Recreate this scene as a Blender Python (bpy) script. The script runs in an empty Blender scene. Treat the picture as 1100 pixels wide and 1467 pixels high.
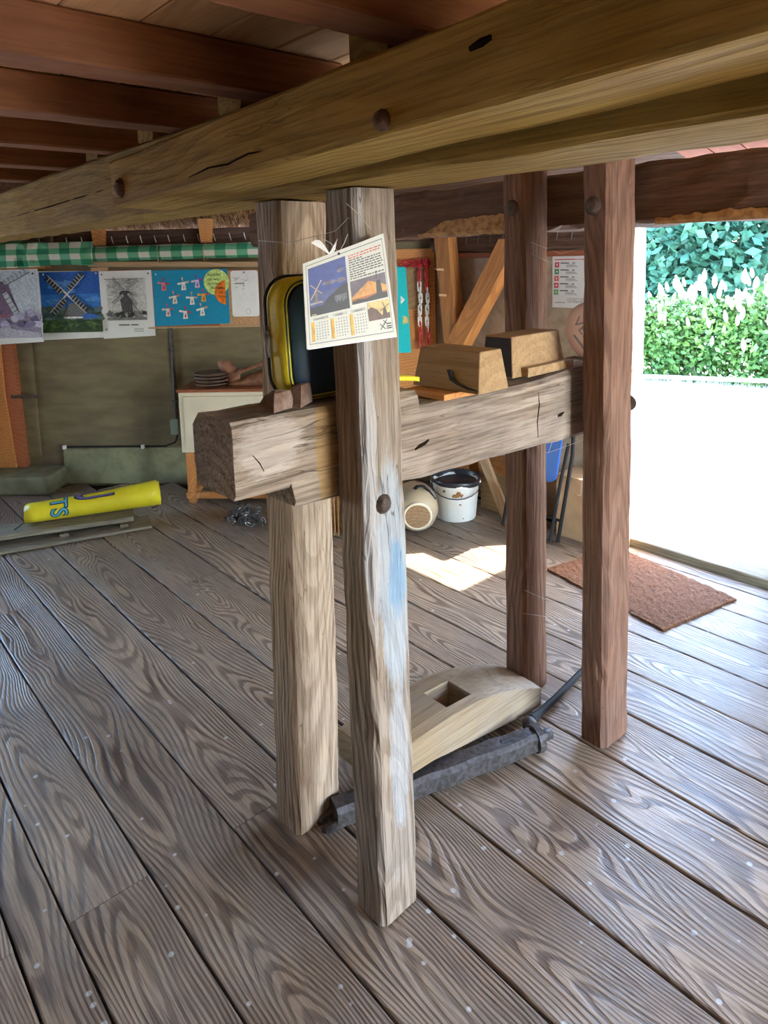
import bpy, bmesh, math, random
from mathutils import Vector, Matrix, noise as mnoise
random.seed(11)
S = bpy.context.scene
COL = S.collection
V = Vector
SQ = 2 ** -0.5

# ------------------------------------------------------------------ camera
cam_d = bpy.data.cameras.new('camera')
cam = bpy.data.objects.new('camera', cam_d)
COL.objects.link(cam)
cam_d.sensor_fit = 'VERTICAL'
cam_d.sensor_height = 36.0
cam_d.sensor_width = 27.0
cam_d.lens = 36.0 * 1000.0 / 1467.0
cam_d.shift_y = -(733.5 - 503.0) / 1467.0
cam_d.clip_start = 0.05
cam_d.clip_end = 300
_r, _u, _f = V((0.750387, -0.660497, -0.025764)), V((0.106308, 0.082122, 0.990936)), V((0.652395, 0.746324, -0.131839))
cam.matrix_world = Matrix(((_r.x, _u.x, -_f.x, 0), (_r.y, _u.y, -_f.y, 0), (_r.z, _u.z, -_f.z, 1.6), (0, 0, 0, 1)))
S.camera = cam

# ------------------------------------------------------------------ sky, sun, exposure
world = bpy.data.worlds.new('sky')
S.world = world
world.use_nodes = True
wn = world.node_tree
wn.nodes.clear()
_o = wn.nodes.new('ShaderNodeOutputWorld')
_b = wn.nodes.new('ShaderNodeBackground')
_s = wn.nodes.new('ShaderNodeTexSky')
_s.sky_type = 'NISHITA'
_s.sun_disc = False
_s.sun_elevation = math.radians(47)
_s.sun_rotation = math.radians(128)
_s.dust_density = 0.8
_s.air_density = 1.0
_s.ozone_density = 1.0
_b.inputs['Strength'].default_value = 2.2
wn.links.new(_s.outputs[0], _b.inputs[0])
wn.links.new(_b.outputs[0], _o.inputs[0])

sun_d = bpy.data.lights.new('sun', 'SUN')
sun_d.energy = 16.0
sun_d.angle = math.radians(0.6)
sun_d.color = (1.0, 0.95, 0.88)
sun = bpy.data.objects.new('sun', sun_d)
COL.objects.link(sun)
SUN_TRAVEL = V((-0.79 * 0.69, 0.61 * 0.69, -0.72))
sun.rotation_euler = SUN_TRAVEL.to_track_quat('-Z', 'Y').to_euler()
sun.location = (12, -9, 12)

vs = S.view_settings
vs.view_transform = 'Standard'
vs.look = 'None'
vs.gamma = 1.0
vs.use_curve_mapping = False
vs.exposure = 1.55
S.cycles.max_bounces = 6
S.cycles.diffuse_bounces = 5
S.cycles.glossy_bounces = 2
S.cycles.transmission_bounces = 2
S.cycles.sample_clamp_indirect = 6.0
S.cycles.use_denoising = True
S.cycles.adaptive_threshold = 0.025

# ------------------------------------------------------------------ helpers
def lin(c):
    return tuple(((v / 255) / 12.92 if v / 255 <= 0.04045 else ((v / 255 + 0.055) / 1.055) ** 2.4) for v in c[:3])

def rgba(c):
    return (c[0], c[1], c[2], 1.0)

def newmat(name):
    m = bpy.data.materials.new(name)
    m.use_nodes = True
    nt = m.node_tree
    b = nt.nodes['Principled BSDF']
    return m, nt, b

def N(nt, t, **kw):
    n = nt.nodes.new(t)
    for k, v in kw.items():
        if k.startswith('_'):
            setattr(n, k[1:], v)
        else:
            n.inputs[k.replace('__', ' ')].default_value = v
    return n

def L(nt, a, b):
    nt.links.new(a, b)

def ramp(nt, src, stops):
    r = nt.nodes.new('ShaderNodeValToRGB')
    e = r.color_ramp.elements
    while len(e) > 1:
        e.remove(e[-1])
    e[0].position = stops[0][0]
    e[0].color = rgba(stops[0][1])
    for p, c in stops[1:]:
        x = e.new(p)
        x.color = rgba(c)
    L(nt, src, r.inputs[0])
    return r

def mixc(nt, fac, a, b, mode='MIX'):
    m = nt.nodes.new('ShaderNodeMix')
    m.data_type = 'RGBA'
    m.blend_type = mode
    for sock, val in ((m.inputs[0], fac), (m.inputs[6], a), (m.inputs[7], b)):
        if isinstance(val, (int, float)):
            sock.default_value = val
        elif isinstance(val, tuple):
            sock.default_value = rgba(val)
        else:
            L(nt, val, sock)
    return m.outputs[2]

def math_n(nt, op, a, b=None, c=None):
    m = nt.nodes.new('ShaderNodeMath')
    m.operation = op
    for i, v in enumerate((a, b, c)):
        if v is None:
            continue
        if isinstance(v, (int, float)):
            m.inputs[i].default_value = v
        else:
            L(nt, v, m.inputs[i])
    return m.outputs[0]

def wood(name, light, dark, stain=None, stain_amt=0.5, ring=22.0, contrast=0.8, rough=0.7, bump=0.35, fibre=0.35,
         spots=False, spec=0.3, ringlow=0.25, knots=0.5, checks=0.0, paint=()):
    """wood with the grain along the object's own Y axis"""
    m, nt, b = newmat(name)
    tc = N(nt, 'ShaderNodeTexCoord')
    oi = N(nt, 'ShaderNodeObjectInfo')
    rnd = N(nt, 'ShaderNodeVectorMath', _operation='MULTIPLY_ADD')
    rnd.inputs[1].default_value = (0.0, 37.0, 0.0)
    L(nt, oi.outputs['Random'], rnd.inputs[0])
    L(nt, tc.outputs['Object'], rnd.inputs[2])
    base = rnd.outputs[0]
    # slow wander of the tree's heart along the board
    mp = N(nt, 'ShaderNodeMapping')
    mp.inputs['Scale'].default_value = (2.2, 0.75, 2.2)
    L(nt, base, mp.inputs[0])
    n1 = N(nt, 'ShaderNodeTexNoise', Scale=1.0, Detail=2.0, Roughness=0.45)
    L(nt, mp.outputs[0], n1.inputs['Vector'])
    sub = N(nt, 'ShaderNodeVectorMath', _operation='SUBTRACT')
    sub.inputs[1].default_value = (0.5, 0.5, 0.5)
    L(nt, n1.outputs['Color'], sub.inputs[0])
    # knots: local bulges
    mpk = N(nt, 'ShaderNodeMapping')
    mpk.inputs['Scale'].default_value = (5.5, 1.7, 5.5)
    L(nt, base, mpk.inputs[0])
    vk = N(nt, 'ShaderNodeTexVoronoi', Scale=1.0)
    L(nt, mpk.outputs[0], vk.inputs['Vector'])
    kb = ramp(nt, vk.outputs['Distance'], [(0.0, (1, 1, 1)), (0.12, (0.45, 0.45, 0.45)), (0.32, (0, 0, 0))])
    off = N(nt, 'ShaderNodeVectorMath', _operation='SCALE')
    off.inputs['Scale'].default_value = 0.26
    L(nt, sub.outputs[0], off.inputs[0])
    flat = N(nt, 'ShaderNodeMapping')
    flat.inputs['Scale'].default_value = (1.0, 0.03, 1.0)
    flat.inputs['Location'].default_value = (0.02, 0.0, 0.07)
    L(nt, tc.outputs['Object'], flat.inputs[0])
    add = N(nt, 'ShaderNodeVectorMath', _operation='ADD')
    L(nt, flat.outputs[0], add.inputs[0])
    L(nt, off.outputs[0], add.inputs[1])
    kv = N(nt, 'ShaderNodeCombineXYZ')
    kz = math_n(nt, 'MULTIPLY', kb.outputs[0], 0.05 * knots)
    L(nt, kz, kv.inputs[2])
    add2 = N(nt, 'ShaderNodeVectorMath', _operation='ADD')
    L(nt, add.outputs[0], add2.inputs[0])
    L(nt, kv.outputs[0], add2.inputs[1])
    wv = N(nt, 'ShaderNodeTexWave', _wave_type='RINGS', _rings_direction='Y', _wave_profile='SAW',
           Scale=ring, Distortion=1.2, Detail=2.0)
    wv.inputs['Detail Scale'].default_value = 3.0
    L(nt, add2.outputs[0], wv.inputs['Vector'])
    rg = ramp(nt, wv.outputs[0], [(0.0, (0, 0, 0)), (ringlow, (0.12, 0.12, 0.12)), (ringlow + 0.17, (0.92, 0.92, 0.92)), (0.82, (1, 1, 1)), (0.95, (0.05, 0.05, 0.05)), (1.0, (0, 0, 0))])
    # fine fibres
    mf = N(nt, 'ShaderNodeMapping')
    mf.inputs['Scale'].default_value = (125, 4.5, 125)
    L(nt, base, mf.inputs[0])
    nf = N(nt, 'ShaderNodeTexNoise', Scale=1.0, Detail=3.0, Roughness=0.6)
    L(nt, mf.outputs[0], nf.inputs['Vector'])
    fb = ramp(nt, nf.outputs[0], [(0.36, (0, 0, 0)), (0.56, (1, 1, 1))])
    # where the rings show strongly, where they are worn away
    ms = N(nt, 'ShaderNodeMapping')
    ms.inputs['Scale'].default_value = (7, 2.2, 7)
    L(nt, base, ms.inputs[0])
    ns = N(nt, 'ShaderNodeTexNoise', Scale=1.0, Detail=3.0, Roughness=0.6)
    L(nt, ms.outputs[0], ns.inputs['Vector'])
    sf = ramp(nt, ns.outputs[0], [(0.35, (0, 0, 0)), (0.62, (1, 1, 1))])
    vis = math_n(nt, 'MULTIPLY_ADD', sf.outputs[0], -0.45, 1.0)
    rv = math_n(nt, 'SUBTRACT', 1.0, rg.outputs[0])
    rf = math_n(nt, 'MULTIPLY', rv, math_n(nt, 'MULTIPLY', vis, contrast))
    col = mixc(nt, rf, light, dark)
    mid = tuple(0.5 * (a + c) for a, c in zip(light, dark))
    if stain is not None:
        n3 = N(nt, 'ShaderNodeTexNoise', Scale=4.5, Detail=4.0, Roughness=0.62)
        L(nt, base, n3.inputs['Vector'])
        s3 = ramp(nt, n3.outputs[0], [(0.40, (0, 0, 0)), (0.66, (1, 1, 1))])
        col = mixc(nt, math_n(nt, 'MULTIPLY', s3.outputs[0], stain_amt), col, stain)
    fdark = tuple(v * 0.45 for v in dark)
    col = mixc(nt, math_n(nt, 'MULTIPLY', math_n(nt, 'SUBTRACT', 1.0, fb.outputs[0]), fibre), col, fdark)
    # knot hearts
    kh = ramp(nt, vk.outputs['Distance'], [(0.0, (1, 1, 1)), (0.07, (0.8, 0.8, 0.8)), (0.1, (0, 0, 0))])
    col = mixc(nt, math_n(nt, 'MULTIPLY', kh.outputs[0], 0.65 * min(1, knots)), col, fdark)
    for pc_, cen, rad, thr, psc, amt in paint:
        # patches of old paint, dirt or painted skylight with a shape of their own: colour, centre, radii, threshold
        vsub = N(nt, 'ShaderNodeVectorMath', _operation='SUBTRACT')
        vsub.inputs[1].default_value = cen
        L(nt, tc.outputs['Object'], vsub.inputs[0])
        vdv = N(nt, 'ShaderNodeVectorMath', _operation='DIVIDE')
        vdv.inputs[1].default_value = rad
        L(nt, vsub.outputs[0], vdv.inputs[0])
        vln = N(nt, 'ShaderNodeVectorMath', _operation='LENGTH')
        L(nt, vdv.outputs[0], vln.inputs[0])
        pm_ = N(nt, 'ShaderNodeMapping')
        pm_.inputs['Scale'].default_value = (psc, psc * 0.3, psc)
        L(nt, tc.outputs['Object'], pm_.inputs[0])
        pn = N(nt, 'ShaderNodeTexNoise', Scale=1.0, Detail=6.0, Roughness=0.7)
        L(nt, pm_.outputs[0], pn.inputs['Vector'])
        edge = math_n(nt, 'SUBTRACT', math_n(nt, 'ADD', pn.outputs[0], thr), math_n(nt, 'POWER', vln.outputs['Value'], 2.0))
        pk = ramp(nt, edge, [(0.0, (0, 0, 0)), (0.22, (1, 1, 1))])
        col = mixc(nt, math_n(nt, 'MULTIPLY', pk.outputs[0], amt), col, pc_)
    chk = None
    if checks:
        mc_ = N(nt, 'ShaderNodeMapping')
        mc_.inputs['Scale'].default_value = (26, 2.0, 26)
        L(nt, base, mc_.inputs[0])
        nc_ = N(nt, 'ShaderNodeTexNoise', Scale=1.0, Detail=2.5, Roughness=0.55)
        L(nt, mc_.outputs[0], nc_.inputs['Vector'])
        ab = math_n(nt, 'ABSOLUTE', math_n(nt, 'SUBTRACT', nc_.outputs[0], 0.56))
        chk = ramp(nt, ab, [(0.0, (1, 1, 1)), (0.0035, (0.7, 0.7, 0.7)), (0.008, (0, 0, 0))])
        gate = ramp(nt, ns.outputs[0], [(0.42, (0, 0, 0)), (0.6, (1, 1, 1))])
        chk = ramp(nt, math_n(nt, 'MULTIPLY', chk.outputs[0], gate.outputs[0]), [(0.0, (0, 0, 0)), (1.0, (1, 1, 1))])
        col = mixc(nt, math_n(nt, 'MULTIPLY', chk.outputs[0], checks), col, (0.02, 0.012, 0.008))
    # every piece its own tone
    tone = N(nt, 'ShaderNodeHueSaturation')
    L(nt, math_n(nt, 'MULTIPLY_ADD', oi.outputs['Random'], 0.35, 0.82), tone.inputs['Value'])
    L(nt, col, tone.inputs['Color'])
    col = tone.outputs[0]
    if spots:
        geo = N(nt, 'ShaderNodeNewGeometry')
        vo = N(nt, 'ShaderNodeTexVoronoi', Scale=17.0, Randomness=1.0)
        L(nt, geo.outputs['Position'], vo.inputs['Vector'])
        dot = ramp(nt, vo.outputs['Distance'], [(0.0, (1, 1, 1)), (0.10, (1, 1, 1)), (0.14, (0, 0, 0))])
        sepc = N(nt, 'ShaderNodeSeparateColor')
        L(nt, vo.outputs['Color'], sepc.inputs[0])
        # droppings lie thickest below the beam
        nd = N(nt, 'ShaderNodeVectorMath', _operation='DISTANCE')
        nd.inputs[1].default_value = (1.05, 1.1, 0.0)
        L(nt, geo.outputs['Position'], nd.inputs[0])
        prob = ramp(nt, math_n(nt, 'MULTIPLY', nd.outputs['Value'], 0.45), [(0.0, (0.8, 0.8, 0.8)), (0.4, (0.3, 0.3, 0.3)), (1.0, (0.04, 0.04, 0.04))])
        pick = math_n(nt, 'LESS_THAN', sepc.outputs[0], prob.outputs[0])
        col = mixc(nt, math_n(nt, 'MULTIPLY', math_n(nt, 'MULTIPLY', dot.outputs[0], pick), 0.85), col, (0.55, 0.56, 0.55))
    L(nt, col, b.inputs['Base Color'])
    b.inputs['Roughness'].default_value = rough
    b.inputs['Specular IOR Level'].default_value = spec
    rr = math_n(nt, 'MULTIPLY_ADD', ns.outputs[0], 0.35, rough - 0.18)
    L(nt, rr, b.inputs['Roughness'])
    h = math_n(nt, 'ADD', math_n(nt, 'MULTIPLY', rg.outputs[0], 0.8), math_n(nt, 'MULTIPLY', fb.outputs[0], 0.4))
    if chk is not None:
        h = math_n(nt, 'SUBTRACT', h, math_n(nt, 'MULTIPLY', chk.outputs[0], 1.6 * checks))
    bp = N(nt, 'ShaderNodeBump', Strength=bump, Distance=0.004)
    L(nt, h, bp.inputs['Height'])
    L(nt, bp.outputs[0], b.inputs['Normal'])
    return m

def plain(name, c, rough=0.6, metal=0.0, var=0.15, scale=30.0, bump=0.0, spec=0.4, c2=None, thr=(0.4, 0.65), aniso=(1, 1, 1)):
    m, nt, b = newmat(name)
    tc = N(nt, 'ShaderNodeTexCoord')
    mp = N(nt, 'ShaderNodeMapping')
    mp.inputs['Scale'].default_value = aniso
    L(nt, tc.outputs['Object'], mp.inputs[0])
    n = N(nt, 'ShaderNodeTexNoise', Scale=scale, Detail=5.0, Roughness=0.6)
    L(nt, mp.outputs[0], n.inputs['Vector'])
    if c2 is None:
        c2 = tuple(v * (1 - 2 * var) for v in c)
    r = ramp(nt, n.outputs[0], [(thr[0], c), (thr[1], c2)])
    L(nt, r.outputs[0], b.inputs['Base Color'])
    b.inputs['Roughness'].default_value = rough
    b.inputs['Metallic'].default_value = metal
    b.inputs['Specular IOR Level'].default_value = spec
    if bump:
        bp = N(nt, 'ShaderNodeBump', Strength=bump, Distance=0.004)
        L(nt, n.outputs[0], bp.inputs['Height'])
        L(nt, bp.outputs[0], b.inputs['Normal'])
    return m

def printmat(name, grain=0.25, rough=0.5, scale=120.0):
    m, nt, b = newmat(name)
    at = N(nt, 'ShaderNodeAttribute', _attribute_name='ink')
    tc = N(nt, 'ShaderNodeTexCoord')
    n = N(nt, 'ShaderNodeTexNoise', Scale=scale, Detail=4.0, Roughness=0.65)
    L(nt, tc.outputs['Object'], n.inputs['Vector'])
    r = ramp(nt, n.outputs[0], [(0.3, (1 - grain,) * 3), (0.7, (1 + grain,) * 3)])
    c = mixc(nt, 1.0, at.outputs['Color'], r.outputs[0], 'MULTIPLY')
    L(nt, c, b.inputs['Base Color'])
    b.inputs['Roughness'].default_value = rough
    return m

def mesh_obj(name, verts, faces, mat, parent=None, smooth=False, loc=None):
    me = bpy.data.meshes.new(name)
    me.from_pydata([tuple(v) for v in verts], [], faces)
    me.update()
    if smooth:
        me.shade_smooth()
    if mat:
        me.materials.append(mat)
    o = bpy.data.objects.new(name, me)
    COL.objects.link(o)
    if parent:
        o.parent = parent
    if loc is not None:
        o.location = loc
    return o

class B:
    """collects simple shapes into one mesh"""
    def __init__(s):
        s.v, s.f = [], []
    def add(s, vs, fs):
        o = len(s.v)
        s.v += [V(v) for v in vs]
        s.f += [tuple(i + o for i in f) for f in fs]
        return s
    def box(s, x0, x1, y0, y1, z0, z1, M=None):
        c = [V((x, y, z)) for z in (z0, z1) for y in (y0, y1) for x in (x0, x1)]
        if M:
            c = [M @ p for p in c]
        return s.add(c, [(0, 2, 3, 1), (4, 5, 7, 6), (0, 1, 5, 4), (2, 6, 7, 3), (0, 4, 6, 2), (1, 3, 7, 5)])
    def loft(s, rings, cap=True, closed=False):
        n = len(rings[0])
        vs, fs = [], []
        for r in rings:
            vs += r
        k = len(rings)
        for i in range(k if closed else k - 1):
            a, b = i * n, ((i + 1) % k) * n
            for j in range(n):
                fs.append((a + j, a + (j + 1) % n, b + (j + 1) % n, b + j))
        if cap and not closed:
            fs.append(tuple(range(n - 1, -1, -1)))
            fs.append(tuple(range((k - 1) * n, k * n)))
        return s.add(vs, fs)
    def tube(s, pts, r, n=8, closed=False):
        pts = [V(p) for p in pts]
        rs = r if isinstance(r, (list, tuple)) else [r] * len(pts)
        rings = []
        ref = None
        for i, p in enumerate(pts):
            a = pts[i - 1] if (i > 0 or closed) else pts[i]
            b = pts[(i + 1) % len(pts)] if (i < len(pts) - 1 or closed) else pts[i]
            t = (b - a).normalized()
            if ref is None:
                ref = V((0, 0, 1)) if abs(t.z) < 0.9 else V((1, 0, 0))
            u = t.cross(ref)
            if u.length < 1e-5:
                ref = V((1, 0.3, 0.1))
                u = t.cross(ref)
            u.normalize()
            w = u.cross(t)
            ref = w
            rings.append([p + rs[i] * (math.cos(2 * math.pi * j / n) * u + math.sin(2 * math.pi * j / n) * w) for j in range(n)])
        return s.loft(rings, True, closed)
    def lathe(s, prof, n=24, M=None):
        rings = []
        for r, z in prof:
            ring = [V((r * math.cos(2 * math.pi * j / n), r * math.sin(2 * math.pi * j / n), z)) for j in range(n)]
            rings.append([M @ p for p in ring] if M else ring)
        return s.loft(rings, True)
    def prism(s, poly, y0, y1, M=None):
        """poly in (x, z), extruded along y"""
        a = [V((x, y0, z)) for x, z in poly]
        b = [V((x, y1, z)) for x, z in poly]
        if M:
            a = [M @ p for p in a]
            b = [M @ p for p in b]
        return s.loft([b, a])
    def build(s, name, mat, parent=None, smooth=False, loc=None):
        o = mesh_obj(name, s.v, s.f, mat, parent, smooth, loc)
        bm = bmesh.new()
        bm.from_mesh(o.data)
        bmesh.ops.recalc_face_normals(bm, faces=bm.faces[:])
        bm.to_mesh(o.data)
        bm.free()
        return o

def bevel(o, w=0.004, seg=2):
    m = o.modifiers.new('bevel', 'BEVEL')
    m.width = w
    m.segments = seg
    m.limit_method = 'ANGLE'
    m.angle_limit = math.radians(40)
    return o

def tag(o, label, cat, group=None, kind=None):
    o['label'] = label
    o['category'] = cat
    if group:
        o['group'] = group
    if kind:
        o['kind'] = kind
    return o

def struct(o):
    o['kind'] = 'structure'
    return o

def thing(name, label, cat, loc=(0, 0, 0), rotz=0.0, group=None):
    o = bpy.data.objects.new(name, None)
    o.empty_display_size = 0.1
    COL.objects.link(o)
    o.location = loc
    o.rotation_euler = (0, 0, rotz)
    return tag(o, label, cat, group)

def frame(p0, p1, up):
    y = (V(p1) - V(p0)).normalized()
    z = V(up)
    z = (z - z.dot(y) * y).normalized()
    x = y.cross(z)
    m = Matrix((x, y, z)).transposed().to_4x4()
    m.translation = V(p0)
    return m

def timber(name, p0, p1, w, t, up, mat, parent=None, ch=0.008, jit=0.003, step=0.08, taper=0.0, seed=None, dents=0.0):
    """squared timber from p0 to p1 (centre line); width w across, thickness t along 'up'; hewn faces, worn edges"""
    ln = (V(p1) - V(p0)).length
    k = max(2, int(ln / step))
    sd = random.random() * 100 if seed is None else seed
    rings = []
    for i in range(k + 1):
        y = ln * i / k
        f = 1 - taper * i / k
        hw, ht = w / 2 * f, t / 2 * f
        c = ch
        pr = []
        nmid = 2
        corners = [(-hw, -ht), (hw, -ht), (hw, ht), (-hw, ht)]
        for q in range(4):
            x0, z0 = corners[q]
            x1, z1 = corners[(q + 1) % 4]
            d = V((x1 - x0, z1 - z0))
            l = d.length
            d.normalize()
            nn = V((d.y, -d.x))
            for fr in (c / l, 0.36, 0.68, 1 - c / l):
                px, pz = x0 + d.x * l * fr, z0 + d.y * l * fr
                jj = jit * mnoise.noise(V((px * 9 + sd, y * 6, pz * 9 + sd)))
                jj += jit * 0.7 * mnoise.noise(V((px * 30 + sd, y * 22, pz * 30)))
                if dents and fr in (c / l, 1 - c / l):
                    jj -= dents * max(0, mnoise.noise(V((q + sd, y * 11, fr * 3)))) ** 2 * 3
                pr.append(V((px + nn.x * jj, y, pz + nn.y * jj)))
        rings.append(pr)
    o = B().loft(rings).build(name, mat, parent)
    if parent is None:
        o.matrix_world = frame(p0, p1, up)
    else:
        o.matrix_local = frame(p0, p1, up)
    return o

def art(name, polys, mat, parent, off=0.0008, inc=0.00025, M=None):
    """flat print: coloured polygons in (x, z), facing -y"""
    vs, fs, cs = [], [], []
    for i, (pts, c) in enumerate(polys):
        o = len(vs)
        y = -(off + inc * i)
        vs += [(x, y, z) for x, z in pts]
        fs.append(tuple(range(o, o + len(pts))))
        cs.append(rgba(lin(c)))
    me = bpy.data.meshes.new(name)
    me.from_pydata(vs, [], fs)
    me.update()
    at = me.color_attributes.new('ink', 'FLOAT_COLOR', 'CORNER')
    for p in me.polygons:
        for li in p.loop_indices:
            at.data[li].color = cs[p.index]
    me.materials.append(mat)
    o = bpy.data.objects.new(name, me)
    COL.objects.link(o)
    o.parent = parent
    if M:
        o.matrix_local = M
    return o

def rect(x0, z0, x1, z1):
    return [(x0, z0), (x1, z0), (x1, z1), (x0, z1)]

def line(x0, z0, x1, z1, w):
    d = V((x1 - x0, z1 - z0)).normalized() * (w / 2)
    return [(x0 + d.y, z0 - d.x), (x1 + d.y, z1 - d.x), (x1 - d.y, z1 + d.x), (x0 - d.y, z0 + d.x)]

def disc(cx, cz, r, n=20, a0=0, a1=2 * math.pi):
    return [(cx + r * math.cos(a0 + (a1 - a0) * i / n), cz + r * math.sin(a0 + (a1 - a0) * i / n)) for i in range(n)]

def blob(cx, cz, rx, rz, n=14, rough=0.25, rng=random):
    return [(cx + rx * math.cos(2 * math.pi * i / n) * (1 + rng.uniform(-rough, rough)),
             cz + rz * math.sin(2 * math.pi * i / n) * (1 + rng.uniform(-rough, rough))) for i in range(n)]

def text(name, body, size, mat, parent, loc, rot=(math.pi / 2, 0, 0), shear=0.0, align='LEFT'):
    c = bpy.data.curves.new(name, 'FONT')
    c.body = body
    c.size = size
    c.shear = shear
    c.align_x = align
    c.extrude = 0.0002
    c.materials.append(mat)
    tmp = bpy.data.objects.new(name + '_curve', c)
    COL.objects.link(tmp)
    bpy.context.view_layer.update()
    me = bpy.data.meshes.new_from_object(tmp.evaluated_get(bpy.context.evaluated_depsgraph_get()))
    bpy.data.objects.remove(tmp)
    o = bpy.data.objects.new(name, me)
    COL.objects.link(o)
    o.parent = parent
    o.location = loc
    o.rotation_euler = rot
    return o

def back_wall_point(u, d, z):
    """u along the far slanted wall, d in front of it"""
    return V((u * SQ + (4.9 - d) * SQ, -u * SQ + (4.9 - d) * SQ, z))

RB = -math.pi / 4       # things on the slanted far wall
RR = -math.pi / 2       # things on the door wall

# ------------------------------------------------------------------ materials
M_floor = wood('floor_wood', (0.46, 0.345, 0.235), (0.07, 0.037, 0.022), (0.20, 0.175, 0.155), 0.4, ring=34, contrast=0.95, rough=0.42, bump=0.55, fibre=0.42, spots=True, spec=0.6, knots=1.0)
M_post = wood('weathered_post_wood', (0.42, 0.31, 0.215), (0.17, 0.10, 0.058), (0.33, 0.26, 0.205), 0.4, ring=24, contrast=0.6, rough=0.8, bump=0.6, fibre=0.5, spec=0.2, knots=0.5, checks=0.6)
M_postB = wood('post_wood_paint_and_skylight', (0.42, 0.32, 0.235), (0.18, 0.11, 0.065), (0.34, 0.30, 0.265), 0.5, ring=22, contrast=0.55, rough=0.8, bump=0.7, fibre=0.5, spec=0.2, knots=0.4, checks=0.6,
               paint=[((0.62, 0.62, 0.63), (-0.05, 1.25, 0.055), (0.035, 0.75, 0.035), 0.1, 30.0, 0.45), ((0.46, 0.55, 0.62), (0.01, 0.86, 0.055), (0.06, 0.42, 0.02), 0.1, 34.0, 0.5),  # whitewash strip; pale blue zone is part old paint, part painted-in skylight
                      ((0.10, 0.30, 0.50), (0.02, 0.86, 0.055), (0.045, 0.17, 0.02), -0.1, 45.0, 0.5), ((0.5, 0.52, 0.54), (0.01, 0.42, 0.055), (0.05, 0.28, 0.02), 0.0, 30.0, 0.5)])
M_postd = wood('brown_post_wood', (0.26, 0.135, 0.085), (0.115, 0.052, 0.033), (0.24, 0.15, 0.115), 0.3, ring=20, contrast=0.6, rough=0.75, bump=0.5, fibre=0.45, spec=0.2, knots=0.5, checks=0.5)
M_olive = wood('old_oak_beam_wood', (0.35, 0.225, 0.06), (0.155, 0.088, 0.023), (0.29, 0.16, 0.03), 0.6, ring=10, contrast=0.55, rough=0.8, bump=0.5, fibre=0.35, spec=0.08, knots=0.7, checks=0.35)
M_cross = wood('grey_crossbeam_wood', (0.38, 0.295, 0.225), (0.17, 0.11, 0.07), (0.20, 0.16, 0.135), 0.6, ring=11, contrast=0.55, rough=0.85, bump=1.0, fibre=0.55, spec=0.15, knots=0.5, checks=0.75,
               paint=[((0.60, 0.52, 0.46), (0.085, 0.09, 0.06), (0.05, 0.14, 0.11), -0.05, 70.0, 0.45), ((0.36, 0.2, 0.06), (0.09, 0.235, 0.04), (0.03, 0.035, 0.2), 0.3, 20.0, 0.7),
                      ((0.10, 0.075, 0.065), (0.09, 0.95, 0.10), (0.05, 0.3, 0.06), 0.05, 40.0, 0.6)])
M_beamd = wood('dark_beam_wood', (0.155, 0.085, 0.055), (0.065, 0.034, 0.022), (0.07, 0.05, 0.042), 0.5, ring=10, contrast=0.5, rough=0.8, bump=0.5, fibre=0.35, spec=0.15, knots=0.3)
M_joist = wood('joist_wood', (0.33, 0.135, 0.055), (0.20, 0.075, 0.03), (0.16, 0.06, 0.03), 0.4, ring=8, contrast=0.45, rough=0.65, bump=0.25, fibre=0.2, spec=0.25, knots=0.3)
M_ceil = wood('ceiling_board_wood', (0.80, 0.52, 0.28), (0.55, 0.30, 0.14), (0.7, 0.4, 0.2), 0.3, ring=12, contrast=0.5, rough=0.6, bump=0.15, fibre=0.15, spec=0.3, knots=0.7)
M_orange = wood('orange_pine_wood', (0.62, 0.27, 0.085), (0.36, 0.125, 0.035), (0.5, 0.2, 0.06), 0.3, ring=16, contrast=0.6, rough=0.6, bump=0.2, fibre=0.25, spec=0.3, knots=0.4)
M_red = wood('reddish_pine_wood', (0.40, 0.135, 0.06), (0.24, 0.07, 0.03), (0.3, 0.1, 0.05), 0.3, ring=10, contrast=0.45, rough=0.6, bump=0.2, fibre=0.25, spec=0.25, knots=0.3)
M_tan = wood('tan_block_wood', (0.38, 0.24, 0.12), (0.23, 0.125, 0.055), (0.27, 0.155, 0.075), 0.45, ring=9, contrast=0.4, rough=0.7, bump=0.35, fibre=0.3, spec=0.2, knots=0.2)
M_tandark = plain('dark_end_colour', (0.035, 0.028, 0.03), 0.8, var=0.2, scale=20)
M_batten = wood('pale_batten_wood', (0.55, 0.36, 0.2), (0.35, 0.2, 0.1), None, ring=16, contrast=0.5, fibre=0.25, knots=0.2)
M_oldboard = wood('grey_green_old_board', (0.33, 0.29, 0.2), (0.16, 0.13, 0.085), (0.2, 0.19, 0.15), 0.5, ring=16, contrast=0.6, rough=0.85, bump=0.5, fibre=0.5, spec=0.15, knots=0.3)
M_trough = wood('pale_worn_timber', (0.40, 0.285, 0.165), (0.22, 0.13, 0.06), (0.34, 0.29, 0.24), 0.55, ring=9, contrast=0.4, rough=0.7, bump=0.35, fibre=0.3, spec=0.3, knots=0.2)
M_wallply = plain('olive_plaster_board', (0.205, 0.165, 0.085), 0.85, scale=3.0, c2=(0.135, 0.10, 0.058), bump=0.15, thr=(0.35, 0.68), aniso=(1, 1, 4))
M_wallgrey = plain('rough_grey_plaster', (0.46, 0.36, 0.26), 0.9, scale=14.0, c2=(0.36, 0.27, 0.19), bump=0.5)
M_wallhid = plain('brown_wall_boarding', (0.22, 0.14, 0.075), 0.85, scale=6.0, c2=(0.15, 0.09, 0.05), bump=0.2)
M_conc = plain('mossy_concrete', (0.27, 0.265, 0.15), 0.9, scale=9.0, c2=(0.18, 0.17, 0.09), bump=0.4)
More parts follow.
